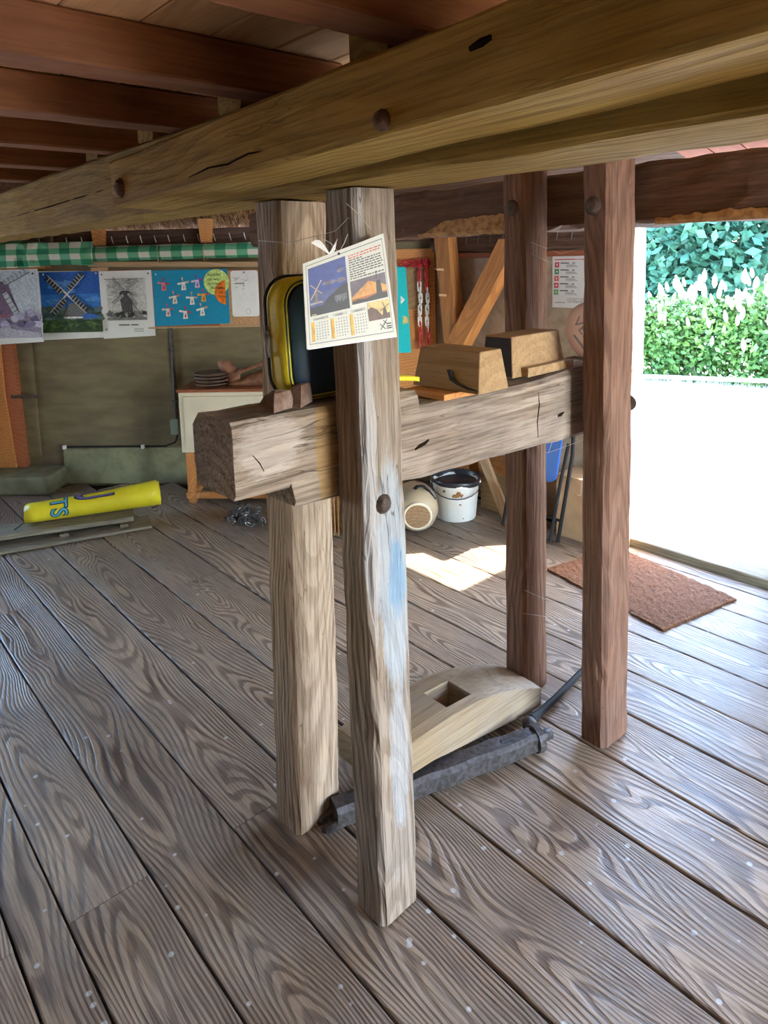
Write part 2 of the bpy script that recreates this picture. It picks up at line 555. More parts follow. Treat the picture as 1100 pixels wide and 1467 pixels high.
M_iron = plain('old_dark_iron', (0.085, 0.078, 0.08), 0.55, 0.4, scale=60, c2=(0.04, 0.03, 0.026), bump=0.7)
M_ironrust = plain('rusty_iron', (0.12, 0.08, 0.06), 0.7, 0.3, scale=45, c2=(0.05, 0.032, 0.026), bump=0.6)
M_black = plain('black_metal', (0.022, 0.021, 0.023), 0.75, 0.0, var=0.1, spec=0.2)
M_white = plain('white_paper', (0.78, 0.77, 0.74), 0.6, var=0.03, scale=8)
M_offwhite = plain('calendar_paper', (0.66, 0.66, 0.60), 0.5, var=0.03, scale=8)
M_pages = plain('page_edges', (0.80, 0.82, 0.88), 0.6, var=0.08, scale=200, aniso=(1, 6, 1))
M_print = printmat('printed_picture', 0.35, 0.45, 70)
M_ink = plain('black_ink', (0.02, 0.02, 0.025), 0.6, var=0.0)
M_crack = plain('dark_split_wood', (0.02, 0.012, 0.008), 1.0, var=0.0, spec=0.0)
M_greyink = plain('grey_ink', (0.16, 0.14, 0.13), 0.6, var=0.0)
M_yellow = plain('yellow_fabric', (0.78, 0.66, 0.035), 0.6, var=0.08, scale=40, bump=0.1)
M_navy = plain('navy_fabric', (0.012, 0.028, 0.055), 0.55, var=0.1, scale=8, c2=(0.02, 0.06, 0.06), bump=0.05)
M_vinyl = plain('yellow_vinyl', (0.80, 0.68, 0.03), 0.35, var=0.06, scale=6)
M_vinblue = plain('blue_vinyl_print', (0.10, 0.42, 0.62), 0.35, var=0.03)
M_vinpurple = plain('purple_vinyl_print', (0.16, 0.14, 0.33), 0.35, var=0.03)
M_stone = plain('brown_stone', (0.15, 0.08, 0.05), 0.8, scale=30, c2=(0.26, 0.18, 0.15), bump=0.6)
M_cream = plain('cream_paint', (0.74, 0.65, 0.48), 0.5, var=0.05, scale=6)
M_cork = plain('cork_board', (0.55, 0.33, 0.17), 0.9, scale=120, c2=(0.38, 0.2, 0.09), bump=0.5)
M_leather = plain('brown_leather', (0.30, 0.13, 0.07), 0.65, scale=18, c2=(0.17, 0.07, 0.04), bump=0.4)
M_plate = plain('dark_brown_discs', (0.13, 0.075, 0.05), 0.6, var=0.2, scale=30, bump=0.2)
M_enamel = plain('white_enamel', (0.80, 0.79, 0.73), 0.35, scale=7, c2=(0.72, 0.70, 0.62), var=0.05)
M_rust = plain('rust_patch', (0.36, 0.16, 0.035), 0.8, scale=60, c2=(0.12, 0.07, 0.04))
M_bag = plain('dark_plastic_liner', (0.035, 0.035, 0.042), 0.3, var=0.2, scale=12, bump=0.3)
M_crock = plain('cream_glazed_ware', (0.46, 0.36, 0.22), 0.35, scale=5, c2=(0.30, 0.25, 0.21), var=0.1)
M_blueplastic = plain('blue_plastic', (0.02, 0.12, 0.48), 0.4, var=0.06, scale=10)
M_card = plain('brown_cardboard', (0.56, 0.36, 0.19), 0.85, var=0.07, scale=14)
M_chain = plain('steel_chain', (0.22, 0.21, 0.20), 0.4, 0.7, var=0.2, scale=40)
M_redpl = plain('red_plastic', (0.55, 0.02, 0.03), 0.4, var=0.05)
M_whitepl = plain('white_plastic', (0.82, 0.80, 0.77), 0.4, var=0.03)
M_outlet = plain('grey_green_plastic', (0.33, 0.38, 0.28), 0.5, var=0.03)
M_pink = plain('pink_painted_disc', (0.62, 0.33, 0.25), 0.55, scale=6, c2=(0.60, 0.40, 0.27))
M_cyan = plain('cyan_card', (0.01, 0.60, 0.62), 0.5, var=0.03)
M_straw = plain('straw', (0.50, 0.29, 0.11), 0.8, scale=40, c2=(0.28, 0.13, 0.05))
M_thatch = plain('thatch_backing', (0.20, 0.09, 0.035), 0.95, scale=60, c2=(0.09, 0.035, 0.015), bump=0.8, aniso=(1, 0.1, 1))
M_tile = plain('terracotta', (0.36, 0.10, 0.04), 0.8, scale=15, c2=(0.28, 0.07, 0.03), bump=0.15)
M_mortar = plain('pale_mortar', (0.62, 0.55, 0.48), 0.9, var=0.05)
M_coir = plain('coir_pile', (0.17, 0.062, 0.018), 0.95, scale=90, c2=(0.075, 0.026, 0.009), bump=1.0)
M_coirh = plain('coir_fibre', (0.32, 0.17, 0.075), 0.8, var=0.2, scale=30)
M_web = plain('cobweb', (0.7, 0.68, 0.62), 0.7, var=0.02)
M_lawnglare = plain('lawn_glare', (0.66, 0.66, 0.62), 0.95, scale=0.35, c2=(0.60, 0.62, 0.55), thr=(0.45, 0.7))  # overexposed lawn: its glare is put into the pale colour
M_grass = plain('dry_grass', (0.28, 0.33, 0.15), 0.95, scale=5.0, c2=(0.5, 0.52, 0.4))
M_leafA = plain('shrub_leaf', (0.035, 0.10, 0.02), 0.55, scale=2.2, c2=(0.085, 0.17, 0.028))
M_leafB = plain('far_leaf', (0.018, 0.075, 0.045), 0.6, scale=1.2, c2=(0.035, 0.11, 0.055))
M_flower = plain('pale_blossom', (0.34, 0.33, 0.24), 0.7, scale=3, c2=(0.2, 0.25, 0.1))
M_lid = wood('dark_lid_wood', (0.3, 0.19, 0.1), (0.16, 0.09, 0.045), None, ring=14, contrast=0.5, knots=0.1)
M_bark = plain('grey_bark', (0.22, 0.19, 0.15), 0.9, var=0.2, scale=12, bump=0.4)
M_railw = plain('whitewash_and_jamb_glare', (0.75, 0.74, 0.70), 0.8, var=0.08, scale=9)
M_subfloor = plain('dark_under_floor', (0.02, 0.013, 0.01), 0.95, var=0.1)
M_chalk = plain('flaking_whitewash', (0.62, 0.62, 0.62), 0.9, scale=40, c2=(0.48, 0.46, 0.44))

def checkmat():
    m, nt, b = newmat('green_white_check_cloth')
    uv = N(nt, 'ShaderNodeTexCoord')
    sp = N(nt, 'ShaderNodeSeparateXYZ')
    L(nt, uv.outputs['Object'], sp.inputs[0])
    a = math_n(nt, 'GREATER_THAN', math_n(nt, 'FRACT', math_n(nt, 'MULTIPLY', sp.outputs[0], 6.6)), 0.5)
    c = math_n(nt, 'GREATER_THAN', math_n(nt, 'FRACT', math_n(nt, 'MULTIPLY_ADD', sp.outputs[2], 13.0, 0.1)), 0.5)
    s = math_n(nt, 'MULTIPLY', math_n(nt, 'ADD', a, c), 0.5)
    r = ramp(nt, s, [(0.0, (0.62, 0.58, 0.48)), (0.4, (0.12, 0.36, 0.19)), (0.9, (0.015, 0.19, 0.09))])
    r.color_ramp.interpolation = 'CONSTANT'
    L(nt, r.outputs[0], b.inputs['Base Color'])
    b.inputs['Roughness'].default_value = 0.4
    return m
M_check = checkmat()

# ================================================================== THE SETTING
# floor: dark under-floor with every board laid on it
floor = struct(B().box(-1.62, 3.5, -2.1, 6.0, -0.12, -0.034).build('floor', M_subfloor))
edges = [-1.6, -1.36, -1.12, -0.9, -0.66, -0.43, -0.2, 0.03, 0.272, 0.386, 0.595, 0.831, 1.07, 1.335, 1.622, 1.865, 2.10, 2.338, 2.597, 2.828, 3.07, 3.30, 3.40]
joints = {0.386: [1.675], 0.831: [1.655], 0.03: [1.69], 1.622: [0.2], 1.335: [3.2], 2.10: [2.75], 2.338: [0.3], 1.07: [4.6], 0.595: [3.5]}

def plank(x0, x1, y0, y1, z=0.0, mat=M_floor, parent=floor, name='plank', th=0.03, jit=0.0025):
    w = x1 - x0
    k = max(2, int((y1 - y0) / 0.22))
    sd = random.random() * 90
    rings = []
    for i in range(k + 1):
        y = y0 + (y1 - y0) * i / k
        a = -w / 2 + jit * mnoise.noise(V((sd, y * 3, 0)))
        b = w / 2 + jit * mnoise.noise(V((sd + 9, y * 3, 0)))
        rings.append([V((a, y, -th)), V((b, y, -th)), V((b, y, -0.0025)), V((b - 0.004, y, 0)), V((a + 0.004, y, 0)), V((a, y, -0.0025))])
    # origin near the room's middle so that the grain shows no seam
    return B().loft(rings).build(name, mat, parent, loc=((x0 + x1) / 2, 0, z))

def floor_end(x):
    # the boards stop at the slanted far wall
    return min(5.9, 6.93 - x - 0.03)

for a, b in zip(edges[:-1], edges[1:]):
    gap = random.uniform(0.0055, 0.008)
    if abs(a - 1.07) < .01 or abs(a - 1.622) < .01:
        gap = 0.012
    ys = [-2.0] + joints.get(a, []) + [floor_end(b)]
    for y0, y1 in zip(ys[:-1], ys[1:]):
        plank(a + gap / 2, b - gap / 2, y0 + 0.001, y1 - 0.001, random.uniform(-0.0015, 0.0005))

# ---- slanted far wall (posters hang on it)
wall_far = struct(B().box(-3.35, 0.08, 0, 0.08, -0.1, 1.72).build('wall_far', M_wallply))
wall_far.location = (4.9 * SQ, 4.9 * SQ, 0)
wall_far.rotation_euler = (0, 0, RB)
def on_far(o):
    o.parent = wall_far
    return o
# raised panel beside the corner post, skirting with a rounded top, cable clips
bevel(B().box(-3.02, -2.905, -0.022, 0.0, 0.2, 1.6).build('panel', M_wallply, wall_far), 0.006)
sk = B()
prof = [(0.0, 0.0), (-0.045, 0.0), (-0.045, 0.235), (-0.03, 0.262), (0.0, 0.27)]
sk.loft([[V((x, y, z)) for y, z in prof] for x in (-2.72, -2.4, -2.0, -1.5, -1.0, -0.2)])
sk.build('skirting', M_conc, wall_far)
for u in (-2.708, -2.115):
    bevel(B().box(u - 0.012, u + 0.012, -0.055, -0.035, 0.262, 0.292).build('cable_clip', M_whitepl, wall_far), 0.003)
B().tube([(-2.72, -0.03, 0.275), (-2.4, -0.03, 0.276), (-1.95, -0.03, 0.276), (-1.88, -0.015, 0.30), (-1.86, -0.012, 0.36)], 0.006, 6).build('cable', M_black, wall_far)
B().tube([(-1.862, -0.014, 0.45), (-1.858, -0.014, 1.145)], 0.013, 8).build('conduit', M_iron, wall_far)
for z in (0.98, 0.6):
    B().box(-1.88, -1.838, -0.03, 0, z, z + 0.014).build('conduit_clip', M_iron, wall_far)
sock = bevel(B().box(-1.905, -1.845, -0.035, 0, 0.36, 0.475).build('socket_box', M_outlet, wall_far), 0.006)

# ---- door wall
wall_right = struct(B().box(3.5, 3.6, 1.94, 3.48, -0.1, 1.64).box(3.5, 3.6, -2.1, 1.19, -0.1, 1.81).box(3.5, 3.6, -2.1, 3.48, 1.81, 1.9).build('wall_right', M_wallgrey))
# ---- walls out of view
struct(B().box(-1.7, -1.3, 5.72, 5.82, -0.1, 2.2).box(0.3, 1.25, 5.72, 5.82, -0.1, 2.2).box(-1.3, 0.3, 5.72, 5.82, -0.1, 0.55).box(-1.3, 0.3, 5.72, 5.82, 1.45, 2.2).build('wall_left', M_wallhid))
struct(B().box(-1.72, -1.62, -2.1, 5.8, -0.1, 2.3).build('wall_near', M_wallhid))
wf = B()
for x_ in (-1.3, -0.53, 0.24):
    wf.box(x_, x_ + 0.06, 5.74, 5.80, 0.55, 1.45)
wf.box(-1.3, 0.3, 5.74, 5.80, 0.55, 0.6).box(-1.3, 0.3, 5.74, 5.80, 1.4, 1.45)
struct(wf.build('added_fill_window', M_railw))  # unseen window, added to let fill light onto the poster wall
struct(B().box(-1.72, 1.45, -2.2, -2.1, -0.1, 2.3).box(3.0, 3.6, -2.2, -2.1, -0.1, 2.3).box(1.45, 3.0, -2.2, -2.1, 2.05, 2.3).build('wall_entrance', M_wallhid))

# ---- ceiling: boards over the joists
ceiling = struct(B().box(-1.7, 2.35, -2.1, 3.6, 2.085, 2.12).build('ceiling', M_beamd))
x = -1.62
cx = [0.436, 0.583, 0.729, 0.878, 1.03]
cuts = [-1.62]
while cuts[-1] < 0.28:
    cuts.append(cuts[-1] + 0.1468)
cuts = cuts[:-1] + cx
while cuts[-1] < 2.2:
    cuts.append(cuts[-1] + 0.147)
for a, b in zip(cuts[:-1], cuts[1:]):
    p = plank(a + 0.0015, b - 0.0015, -2.0, 3.5, 2.055, M_ceil, ceiling, 'ceiling_board', th=0.03, jit=0.0004)
    p.rotation_euler = (0, math.pi, 0)

# ---- thatched roof above the far wall: wall plate, battens, rafters, thatch
def roof_far():
    # plane from the wall top (d=-0.05,z=1.70) rising into the room (d=1.75,z=2.75)
    r = B()
    a = [back_wall_point(-3.4, -0.12, 1.80), back_wall_point(0.5, -0.12, 1.80), back_wall_point(0.5, 1.6, 2.85), back_wall_point(-3.4, 1.6, 2.85)]
    up = V((0, 0, 0.14))
    r.loft([[p for p in a], [p + up for p in a]])
    return struct(r.build('roof_thatch', M_thatch))
roof = roof_far()
st = B()
rng = random.Random(5)
for i in range(1500):
    u = rng.uniform(-2.3, 0.1)
    d = rng.uniform(-0.02, 0.3)
    z = 1.80 + (d + 0.12) * 0.61
    p = back_wall_point(u, d, z + 0.004)
    q = back_wall_point(u + rng.uniform(-0.04, 0.04), d - rng.uniform(0.05, 0.12), z - rng.uniform(0.05, 0.085))
    st.tube([p, (p + q) / 2 + V((0, 0, -0.006)), q], [0.0025, 0.0022, 0.0015], 3)
sto = st.build('thatch_stalk', M_straw, roof)
sto['kind'] = 'stuff'
plate = timber('wall_plate', back_wall_point(-3.3, 0.02, 1.775), back_wall_point(0.1, 0.02, 1.775), 0.10, 0.13, (0, 0, 1), M_beamd, None, 0.01, 0.003, 0.3)
tag(plate, 'dark brown wall plate with pale thatch ties along the slanted poster wall', 'beam')
for k in range(26):
    u = -2.75 + k * 0.105 + rng.uniform(-0.01, 0.01)
    # ties wrap the front of the plate
    t = B().tube([(0, 0, 0), (0.006, -0.004, -0.025), (0.012, 0, -0.05)], 0.003, 4).build('thatch_tie', M_whitepl)
    t.matrix_world = Matrix.Translation(back_wall_point(u, 0.079, 1.80)) @ Matrix.Rotation(RB, 4, 'Z')
    t.parent = plate
    t.matrix_parent_inverse = frame(back_wall_point(-3.3, 0.02, 1.775), back_wall_point(0.1, 0.02, 1.775), (0, 0, 1)).inverted()
plate2 = timber('wall_plate', (3.52, 3.45, 1.70), (3.52, 2.0, 1.70), 0.12, 0.14, (0, 0, 1), M_beamd, None, 0.01, 0.003, 0.3)
tag(plate2, 'dark wall plate above the grey plaster door wall behind the posts', 'beam')
for k in range(12):
    y = 3.3 - k * 0.1
    t = B().tube([(0, 0, 0), (-0.006, 0.004, -0.025), (0, 0.012, -0.05)], 0.003, 4).build('thatch_tie', M_greyink)
    t.matrix_world = Matrix.Translation((3.457, y, 1.73))
    t.parent = plate2
    t.matrix_parent_inverse = frame((3.52, 3.45, 1.70), (3.52, 2.0, 1.70), (0, 0, 1)).inverted()
tr = timber('trim_rail', (3.478, 3.38, 1.603), (3.478, 1.96, 1.603), 0.04, 0.035, (0, 0, 1), M_red, None, 0.003, 0.001, 0.3)
struct(tr)
raf = []
for u, nm in ((-1.523, 'tapered pine rafter foot above the blue windmill poster'), (-2.28, 'tapered pine rafter foot half hidden behind the checked cloth')):
    p = B().prism([(-0.047, 0.16), (0.047, 0.16), (0.033, 0.0), (-0.033, 0.0)], -0.03, 0.03).build('rafter_foot', M_orange)
    p.location = back_wall_point(u, 0.13, 1.738)
    p.rotation_euler = (0.0, 0, RB)
    tag(p, nm, 'rafter', 'rafter feet')
    bevel(p, 0.004)

# ---- tiled roof slope above the door wall
roof_r = struct(B().loft([[V((3.7, -2.1, 1.78)), V((3.7, 3.6, 1.78)), V((2.2, 3.6, 2.10)), V((2.2, -2.1, 2.10))],
                          [V((3.7, -2.1, 1.86)), V((3.7, 3.6, 1.86)), V((2.2, 3.6, 2.18)), V((2.2, -2.1, 2.18))]]).build('roof_tiles', M_beamd))
B().loft([[V((3.5, 0.2, 1.8205)), V((3.5, 1.285, 1.8205)), V((2.3, 1.285, 2.0765)), V((2.3, 0.2, 2.0765))], [V((3.5, 0.2, 1.825)), V((3.5, 1.285, 1.825)), V((2.3, 1.285, 2.082)), V((2.3, 0.2, 2.082))]]).build('mortar_bed', M_mortar, roof_r)
tb = B().box(-0.056, 0.056, -0.12, 0.12, -0.012, 0.004)
t0 = None
sl = math.atan2(0.32, 1.5)
for r in range(4):
    for k in range(9):
        cx_, cy_ = 2.42 + r * 0.25, 0.28 + k * 0.118 + (0.05 if r % 2 else 0)
        if t0 is None:
            o = t0 = tb.build('roof_tile', M_tile, roof_r)
        else:
            o = t0.copy()
            COL.objects.link(o)
        o.location = (cx_, cy_, 1.78 + (3.7 - cx_) * 0.32 / 1.5 - 0.004)
        o.rotation_euler = (0, 0, math.pi / 2)
        o.rotation_euler = Matrix.Rotation(sl, 4, 'Y').to_3x3().to_4x4().to_euler() if False else (Matrix.Rotation(sl, 4, 'Y') @ Matrix.Rotation(math.pi / 2, 4, 'Z')).to_euler()
gab = struct(B().loft([[V((2.2, -2.1, 2.08)), V((2.35, -2.1, 2.08)), V((2.35, 3.6, 2.08)), V((2.2, 3.6, 2.08))],
                       [V((2.2, -2.1, 2.4)), V((2.35, -2.1, 2.4)), V((2.35, 3.6, 2.4)), V((2.2, 3.6, 2.4))]]).build('trim_ridge', M_beamd))
# loft floor edge closes the space between ceiling and thatch
struct(B().box(-1.7, 2.35, 3.5, 3.6, 2.05, 3.0).build('wall_loft', M_wallhid))
struct(B().box(-1.72, 1.5, 3.55, 5.85, 2.2, 2.28).build('roof_left', M_wallhid))

# ---- door: sill, jambs, lintel board and the leaf standing open outside
door = struct(B().box(3.40, 3.56, 1.16, 1.96, -0.06, 0.045).build('door_1', M_oldboard))
bevel(door, 0.008)
timber('jamb', (3.54, 1.965, 0.0), (3.54, 1.965, 1.81), 0.06, 0.12, (1, 0, 0), M_railw, door, 0.004, 0.001)  # both jambs pale: doorway glare put into their colour
timber('jamb', (3.54, 1.165, 0.0), (3.54, 1.165, 1.81), 0.06, 0.12, (1, 0, 0), M_railw, door, 0.004, 0.001)
timber('lintel', (3.54, 2.0, 1.835), (3.54, 1.12, 1.835), 0.12, 0.06, (0, 0, 1), M_postd, door, 0.004, 0.001)
for k in range(5):
    B().box(3.66 + k * 0.118, 3.774 + k * 0.118, 1.135, 1.16, -0.02, 1.74).build('leaf_board', M_oldboard, door)
for z in (0.3, 1.4):
    B().box(3.66, 4.24, 1.16, 1.18, z, z + 0.09).build('leaf_batten', M_oldboard, door)

# ---- outdoors: lawn painted pale with its glare, grass verge
ground = B()
ground.box(3.6, 60, -40, 50, -0.5, -0.25).box(-50, 60, -45, -2.2, -0.5, -0.25).box(-50, 3.4, 6.0, 50, -0.5, -0.25)
struct(ground.build('ground', M_lawnglare))

def leaf_cloud(name, mat, blobs, n, size, seed, parent=None, loc=(0, 0, 0), droop=0.4):
    rg = random.Random(seed)
    vs, fs = [], []
    tot = sum(b[1][0] * b[1][1] * b[1][2] for b in blobs)
    for c, r in blobs:
        for i in range(int(n * r[0] * r[1] * r[2] / tot)):
            d = V((rg.gauss(0, 1), rg.gauss(0, 1), rg.gauss(0, 1))).normalized()
            rad = rg.uniform(0.55, 1.0) ** 0.6
            p = V((c[0] + d.x * r[0] * rad, c[1] + d.y * r[1] * rad, c[2] + d.z * r[2] * rad))
            if p.z < 0.02:
                p.z = rg.uniform(0.02, 0.3)
            a = V((rg.gauss(0, 1), rg.gauss(0, 1), rg.gauss(0, 0.6) - droop)).normalized()
            e = a.cross(V((rg.gauss(0, 1), rg.gauss(0, 1), rg.gauss(0, 1)))).normalized()
            s = size * rg.uniform(0.6, 1.3)
            o = len(vs)
            vs += [p, p + a * s * 0.5 + e * s * 0.28, p + a * s, p + a * s * 0.5 - e * s * 0.28]
            fs.append((o, o + 1, o + 2, o + 3))
    o = mesh_obj(name, vs, fs, mat, parent)
    o.location = loc
    return o

GZ = -0.25
def shrub(x, y, w, h, seed, label, flowers=True):
    t = thing('flowering_shrub', label, 'shrub', (x, y, GZ), 0, 'shrubs behind the low rail')
    rg = random.Random(seed)
    blobs = [((rg.uniform(-.3, .3) * w, rg.uniform(-.6, .6) * w, h * rg.uniform(.25, .6)), (w * .4, w * .45, h * .36)) for _ in range(6)]
    f = leaf_cloud('foliage', M_leafA, blobs, 6500, 0.09, seed, t)
    f['kind'] = 'stuff'
    st = B()
    for k in range(7):
        a = rg.uniform(0, 6.28)
        st.tube([(0.05 * math.cos(a), 0.05 * math.sin(a), 0), (0.25 * w * math.cos(a), 0.25 * w * math.sin(a), h * .6)], [0.015, 0.007], 5)
    st.build('stem', M_bark, t)
    if flowers:
        fl = B()
        for k in range(100):
            y_ = rg.uniform(-.75, .75) * w
            z_ = h * (0.72 + 0.25 * rg.random() - 0.25 * (y_ / w) ** 2) - (0.35 * h * rg.random() if k % 2 else 0)
            x_ = rg.uniform(-.45, .2) * w
            s_ = rg.uniform(.03, .06)
            lean = V((rg.uniform(-.25, .1), rg.uniform(-.25, .25), 1)).normalized()
            p = V((x_, y_, z_))
            fl.tube([p, p + lean * s_, p + lean * s_ * 2.2, p + lean * s_ * 3.4], [0.012, s_ * .7, s_ * .6, 0.008], 6)
        b = fl.build('blossom', M_flower, t)
        b['kind'] = 'stuff'
    return t
shrub(9.35, 5.45, 0.95, 1.15, 1, 'low rounded shrub with pale blossom nearest the left door jamb')
shrub(9.75, 4.4, 1.0, 1.45, 2, 'tall shrub with pale blossom spikes in the middle of the doorway')
shrub(10.2, 3.35, 1.05, 1.6, 3, 'tallest shrub with pale blossom at the right side of the doorway')
shrub(10.9, 2.1, 1.1, 1.6, 4, 'pale blossoming shrub just beyond the right door jamb')
shrub(9.6, 6.9, 1.1, 1.3, 8, 'pale blossoming shrub just beyond the left door jamb')

def tree(x, y, h, w, seed, label):
    t = thing('broadleaf_tree', label, 'tree', (x, y, GZ), 0, 'trees behind the shrubs')
    rg = random.Random(seed)
    blobs = [((rg.uniform(-.3, .3) * w, rg.uniform(-.55, .55) * w, h * rg.uniform(.18, .8)), (w * .38, w * .45, h * .22)) for _ in range(9)]
    f = leaf_cloud('foliage', M_leafB, blobs, 9000, 0.3, seed, t)
    f['kind'] = 'stuff'
    B().tube([(0, 0, 0), (0.05, 0.02, h * .4), (0, 0.1, h * .8)], [0.13, 0.09, 0.03], 8).build('trunk', M_bark, t)
    return t
for i, (x, y, h, w, lb) in enumerate([(17.5, 10.6, 5.5, 2.4, 'blue-green tree seen at the left edge of the doorway'), (17.0, 8.0, 6.0, 2.5, 'dense blue-green tree above the gap between two shrubs'),
                                      (17.8, 5.6, 6.2, 2.6, 'dense green tree behind the tallest blossoming shrub'), (18.6, 3.0, 6.0, 2.7, 'green tree beyond the right door jamb'),
                                      (19.5, 13.0, 6.5, 2.8, 'green tree beyond the left door jamb'), (22.5, 8.5, 8.5, 3.6, 'tall dark tree standing furthest back behind the others')]):
    tree(x, y, h, w, 40 + i, lb)

verge = B()
vr = random.Random(3)
for i in range(5000):
    x_ = vr.uniform(8.3, 10.2)
    y_ = vr.uniform(1.2, 7.5)
    if x_ + 0.49 * (y_ - 4.76) < 8.6 - vr.random() * 0.5 + 0.0:
        continue
    h_ = vr.uniform(.03, .09)
    dx, dy = vr.uniform(-.03, .03), vr.uniform(-.03, .03)
    verge.add([(x_, y_ - .006, GZ), (x_, y_ + .006, GZ), (x_ + dx, y_ + dy, GZ + h_)], [(0, 1, 2)])
vg = mesh_obj('grass_verge', verge.v, verge.f, M_grass)
tag(vg, 'strip of short grass along the foot of the low rail', 'grass', kind='stuff')

rail = thing('low_rail', 'low whitewashed timber rail in front of the flowering shrubs', 'rail', (9.18, 4.08, GZ))
d_ = V((9.5093 - 8.8448, 3.4026 - 4.7648, 0)).normalized()
timber('rail_bar', V((-0.33, 0.68, 0.16)) - d_ * 1.5, V((-0.33, 0.68, 0.16)) + d_ * 3.6, 0.07, 0.045, (0, 0, 1), M_railw, rail, 0.006, 0.002, 0.4)
for s in (-1.2, 0.42, 2.0, 3.4):
    p = V((-0.33, 0.68, 0)) + d_ * s
    timber('rail_post', (p.x, p.y, 0), (p.x, p.y, 0.142), 0.06, 0.06, (1, 0, 0), M_railw, rail, 0.006, 0.002)

# ================================================================== THE TRESTLE
def vpost(name, x0, x1, y0, y1, z1, mat, label, top=(0, 0), ch=0.012, dents=0.004, seed=0.0):
    o = timber(name, ((x0 + x1) / 2, (y0 + y1) / 2, 0.002), ((x0 + x1) / 2 + top[0], (y0 + y1) / 2 + top[1], z1), x1 - x0, y1 - y0, (0, -1, 0), mat, None, ch, 0.004, 0.05, seed=seed, dents=dents)
    return tag(o, label, 'post', 'trestle posts')

pA = vpost('trestle_post', 0.946, 1.102, 1.50, 1.612, 1.748, M_post, 'upright squared post behind the calendar post, carrying the left end of the crossbeam', (0.016, -0.013), seed=3.0)
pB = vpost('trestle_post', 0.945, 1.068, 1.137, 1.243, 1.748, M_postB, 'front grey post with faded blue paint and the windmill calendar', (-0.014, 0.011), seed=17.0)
pC = vpost('trestle_post', 1.907, 2.046, 1.453, 1.547, 2.054, M_postd, 'reddish brown post behind the two wooden blocks at the far end', (-0.004, 0.004), seed=31.0)
pD = vpost('trestle_post', 1.872, 2.024, 1.108, 1.206, 2.054, M_postd, 'brown squared post standing nearest the open doorway', (-0.012, 0.008), ch=0.016, seed=47.0)

def bolt(post, p, nrm, r=0.017, mat=M_ironrust):
    """domed bolt head lying on a face with outward normal nrm"""
    z = V(nrm).normalized()
    Mx = z.to_track_quat('Z', 'Y').to_matrix().to_4x4()
    Mx.translation = V(p)
    b = B().lathe([(r * 1.25, -0.004), (r * 1.25, 0.002), (r, 0.004), (r * 0.95, 0.009), (r * 0.6, 0.0125), (0.001, 0.0135)], 12, Mx)
    o = b.build('bolt_head', mat, None, True)
    o.parent = post
    o.matrix_parent_inverse = post.matrix_world.inverted()
    return o
bpy.context.view_layer.update()
bolt(pB, (0.995 - 0.008, 1.146, 1.052), (0, -1, 0), 0.0185)
bolt(pC, (1.902, 1.505, 1.756), (-1, 0, 0), 0.022)
bolt(pD, (1.862, 1.172, 1.738), (-1, 0, 0), 0.022)
bolt(pD, (2.015, 1.128, 1.125), (1, 0, 0), 0.02)

# flaking whitewash and blue paint on the calendar post: thin scabs of paint beside the painted skylight
def paint_scab(post, mat, pts, name):
    b = B()
    for x, z, rx, rz in pts:
        rg = random.Random(int(x * 9999 + z * 777))
        poly = blob(0, 0, rx, rz, 16, 0.35, rg)
        f = z / 1.748
        b.add([(x - 0.014 * f + px, 1.1335 + 0.011 * f - 0.0005, z + pz) for px, pz in poly], [tuple(range(len(poly)))])
    o = b.build(name, mat, None)
    o.parent = post
    o.matrix_parent_inverse = post.matrix_world.inverted()

# crossbeam with stepped head
def crossbeam():
    tag_m = frame((0.675, 1.335, 1.15), (2.045, 1.335, 1.15), (0, 0, 1))
    inv = tag_m.inverted()
    tops = [(0.675, 1.276), (1.2, 1.268), (1.206, 1.226), (1.5, 1.222), (1.7, 1.222), (1.9, 1.238), (2.045, 1.24)]
    bots = [(0.675, 1.110), (0.813, 1.105), (0.82, 1.060), (1.0, 1.050), (1.3, 1.034), (1.6, 1.026), (1.918, 1.012), (2.045, 1.012)]
    def ip(t, x):
        for (a, b), (c, d) in zip(t[:-1], t[1:]):
            if a <= x <= c:
                return b + (d - b) * (x - a) / (c - a)
        return t[-1][1]
    xs = [0.675, 0.69, 0.72, 0.76, 0.8, 0.812, 0.821, 0.85, 0.89, 0.94, 1.0, 1.05, 1.1, 1.15, 1.199, 1.207]
    while xs[-1] < 2.0:
        xs.append(xs[-1] + 0.04)
    xs.append(2.045)
    rings = []
    for x in xs:
        z0, z1 = ip(bots, x), ip(tops, x)
        y0, y1 = 1.246, 1.425
        c = 0.012
        pts = []
        prof = [(y0 + c * .7, z0), (y0, z0 + c)] + [(y0, z0 + (z1 - z0) * k / 5) for k in (1, 2, 3, 4)] + [(y0, z1 - c), (y0 + c, z1)]
        prof += [(y0 + .06, z1), (y0 + .12, z1), (y1 - .03, z1), (y1, z1 - 0.03), (y1, z1 - .08), (y1, z0 + .05), (y1 - .02, z0), (y0 + .1, z0)]
        for y, z in prof:
            dy = 0.005 * mnoise.noise(V((x * 7, z * 9, 3 + y))) + 0.0025 * mnoise.noise(V((x * 26, z * 30, 8)))
            dz = 0.005 * mnoise.noise(V((x * 8, y * 9, 13))) + 0.003 * mnoise.noise(V((x * 30, y * 20, 1)))
            if abs(y - y0) < 0.002 and (dy < 0 or 0.94 < x < 1.07):
                dy = abs(dy) * .6
            pts.append(inv @ V((x, y + dy, z + dz)))
        rings.append(pts)
    o = B().loft(rings).build('crossbeam', M_cross)
    o.matrix_world = tag_m
    return tag(o, 'heavy grey crossbeam with a stepped rounded head lying between the posts', 'beam')
crossb = crossbeam()
bpy.context.view_layer.update()
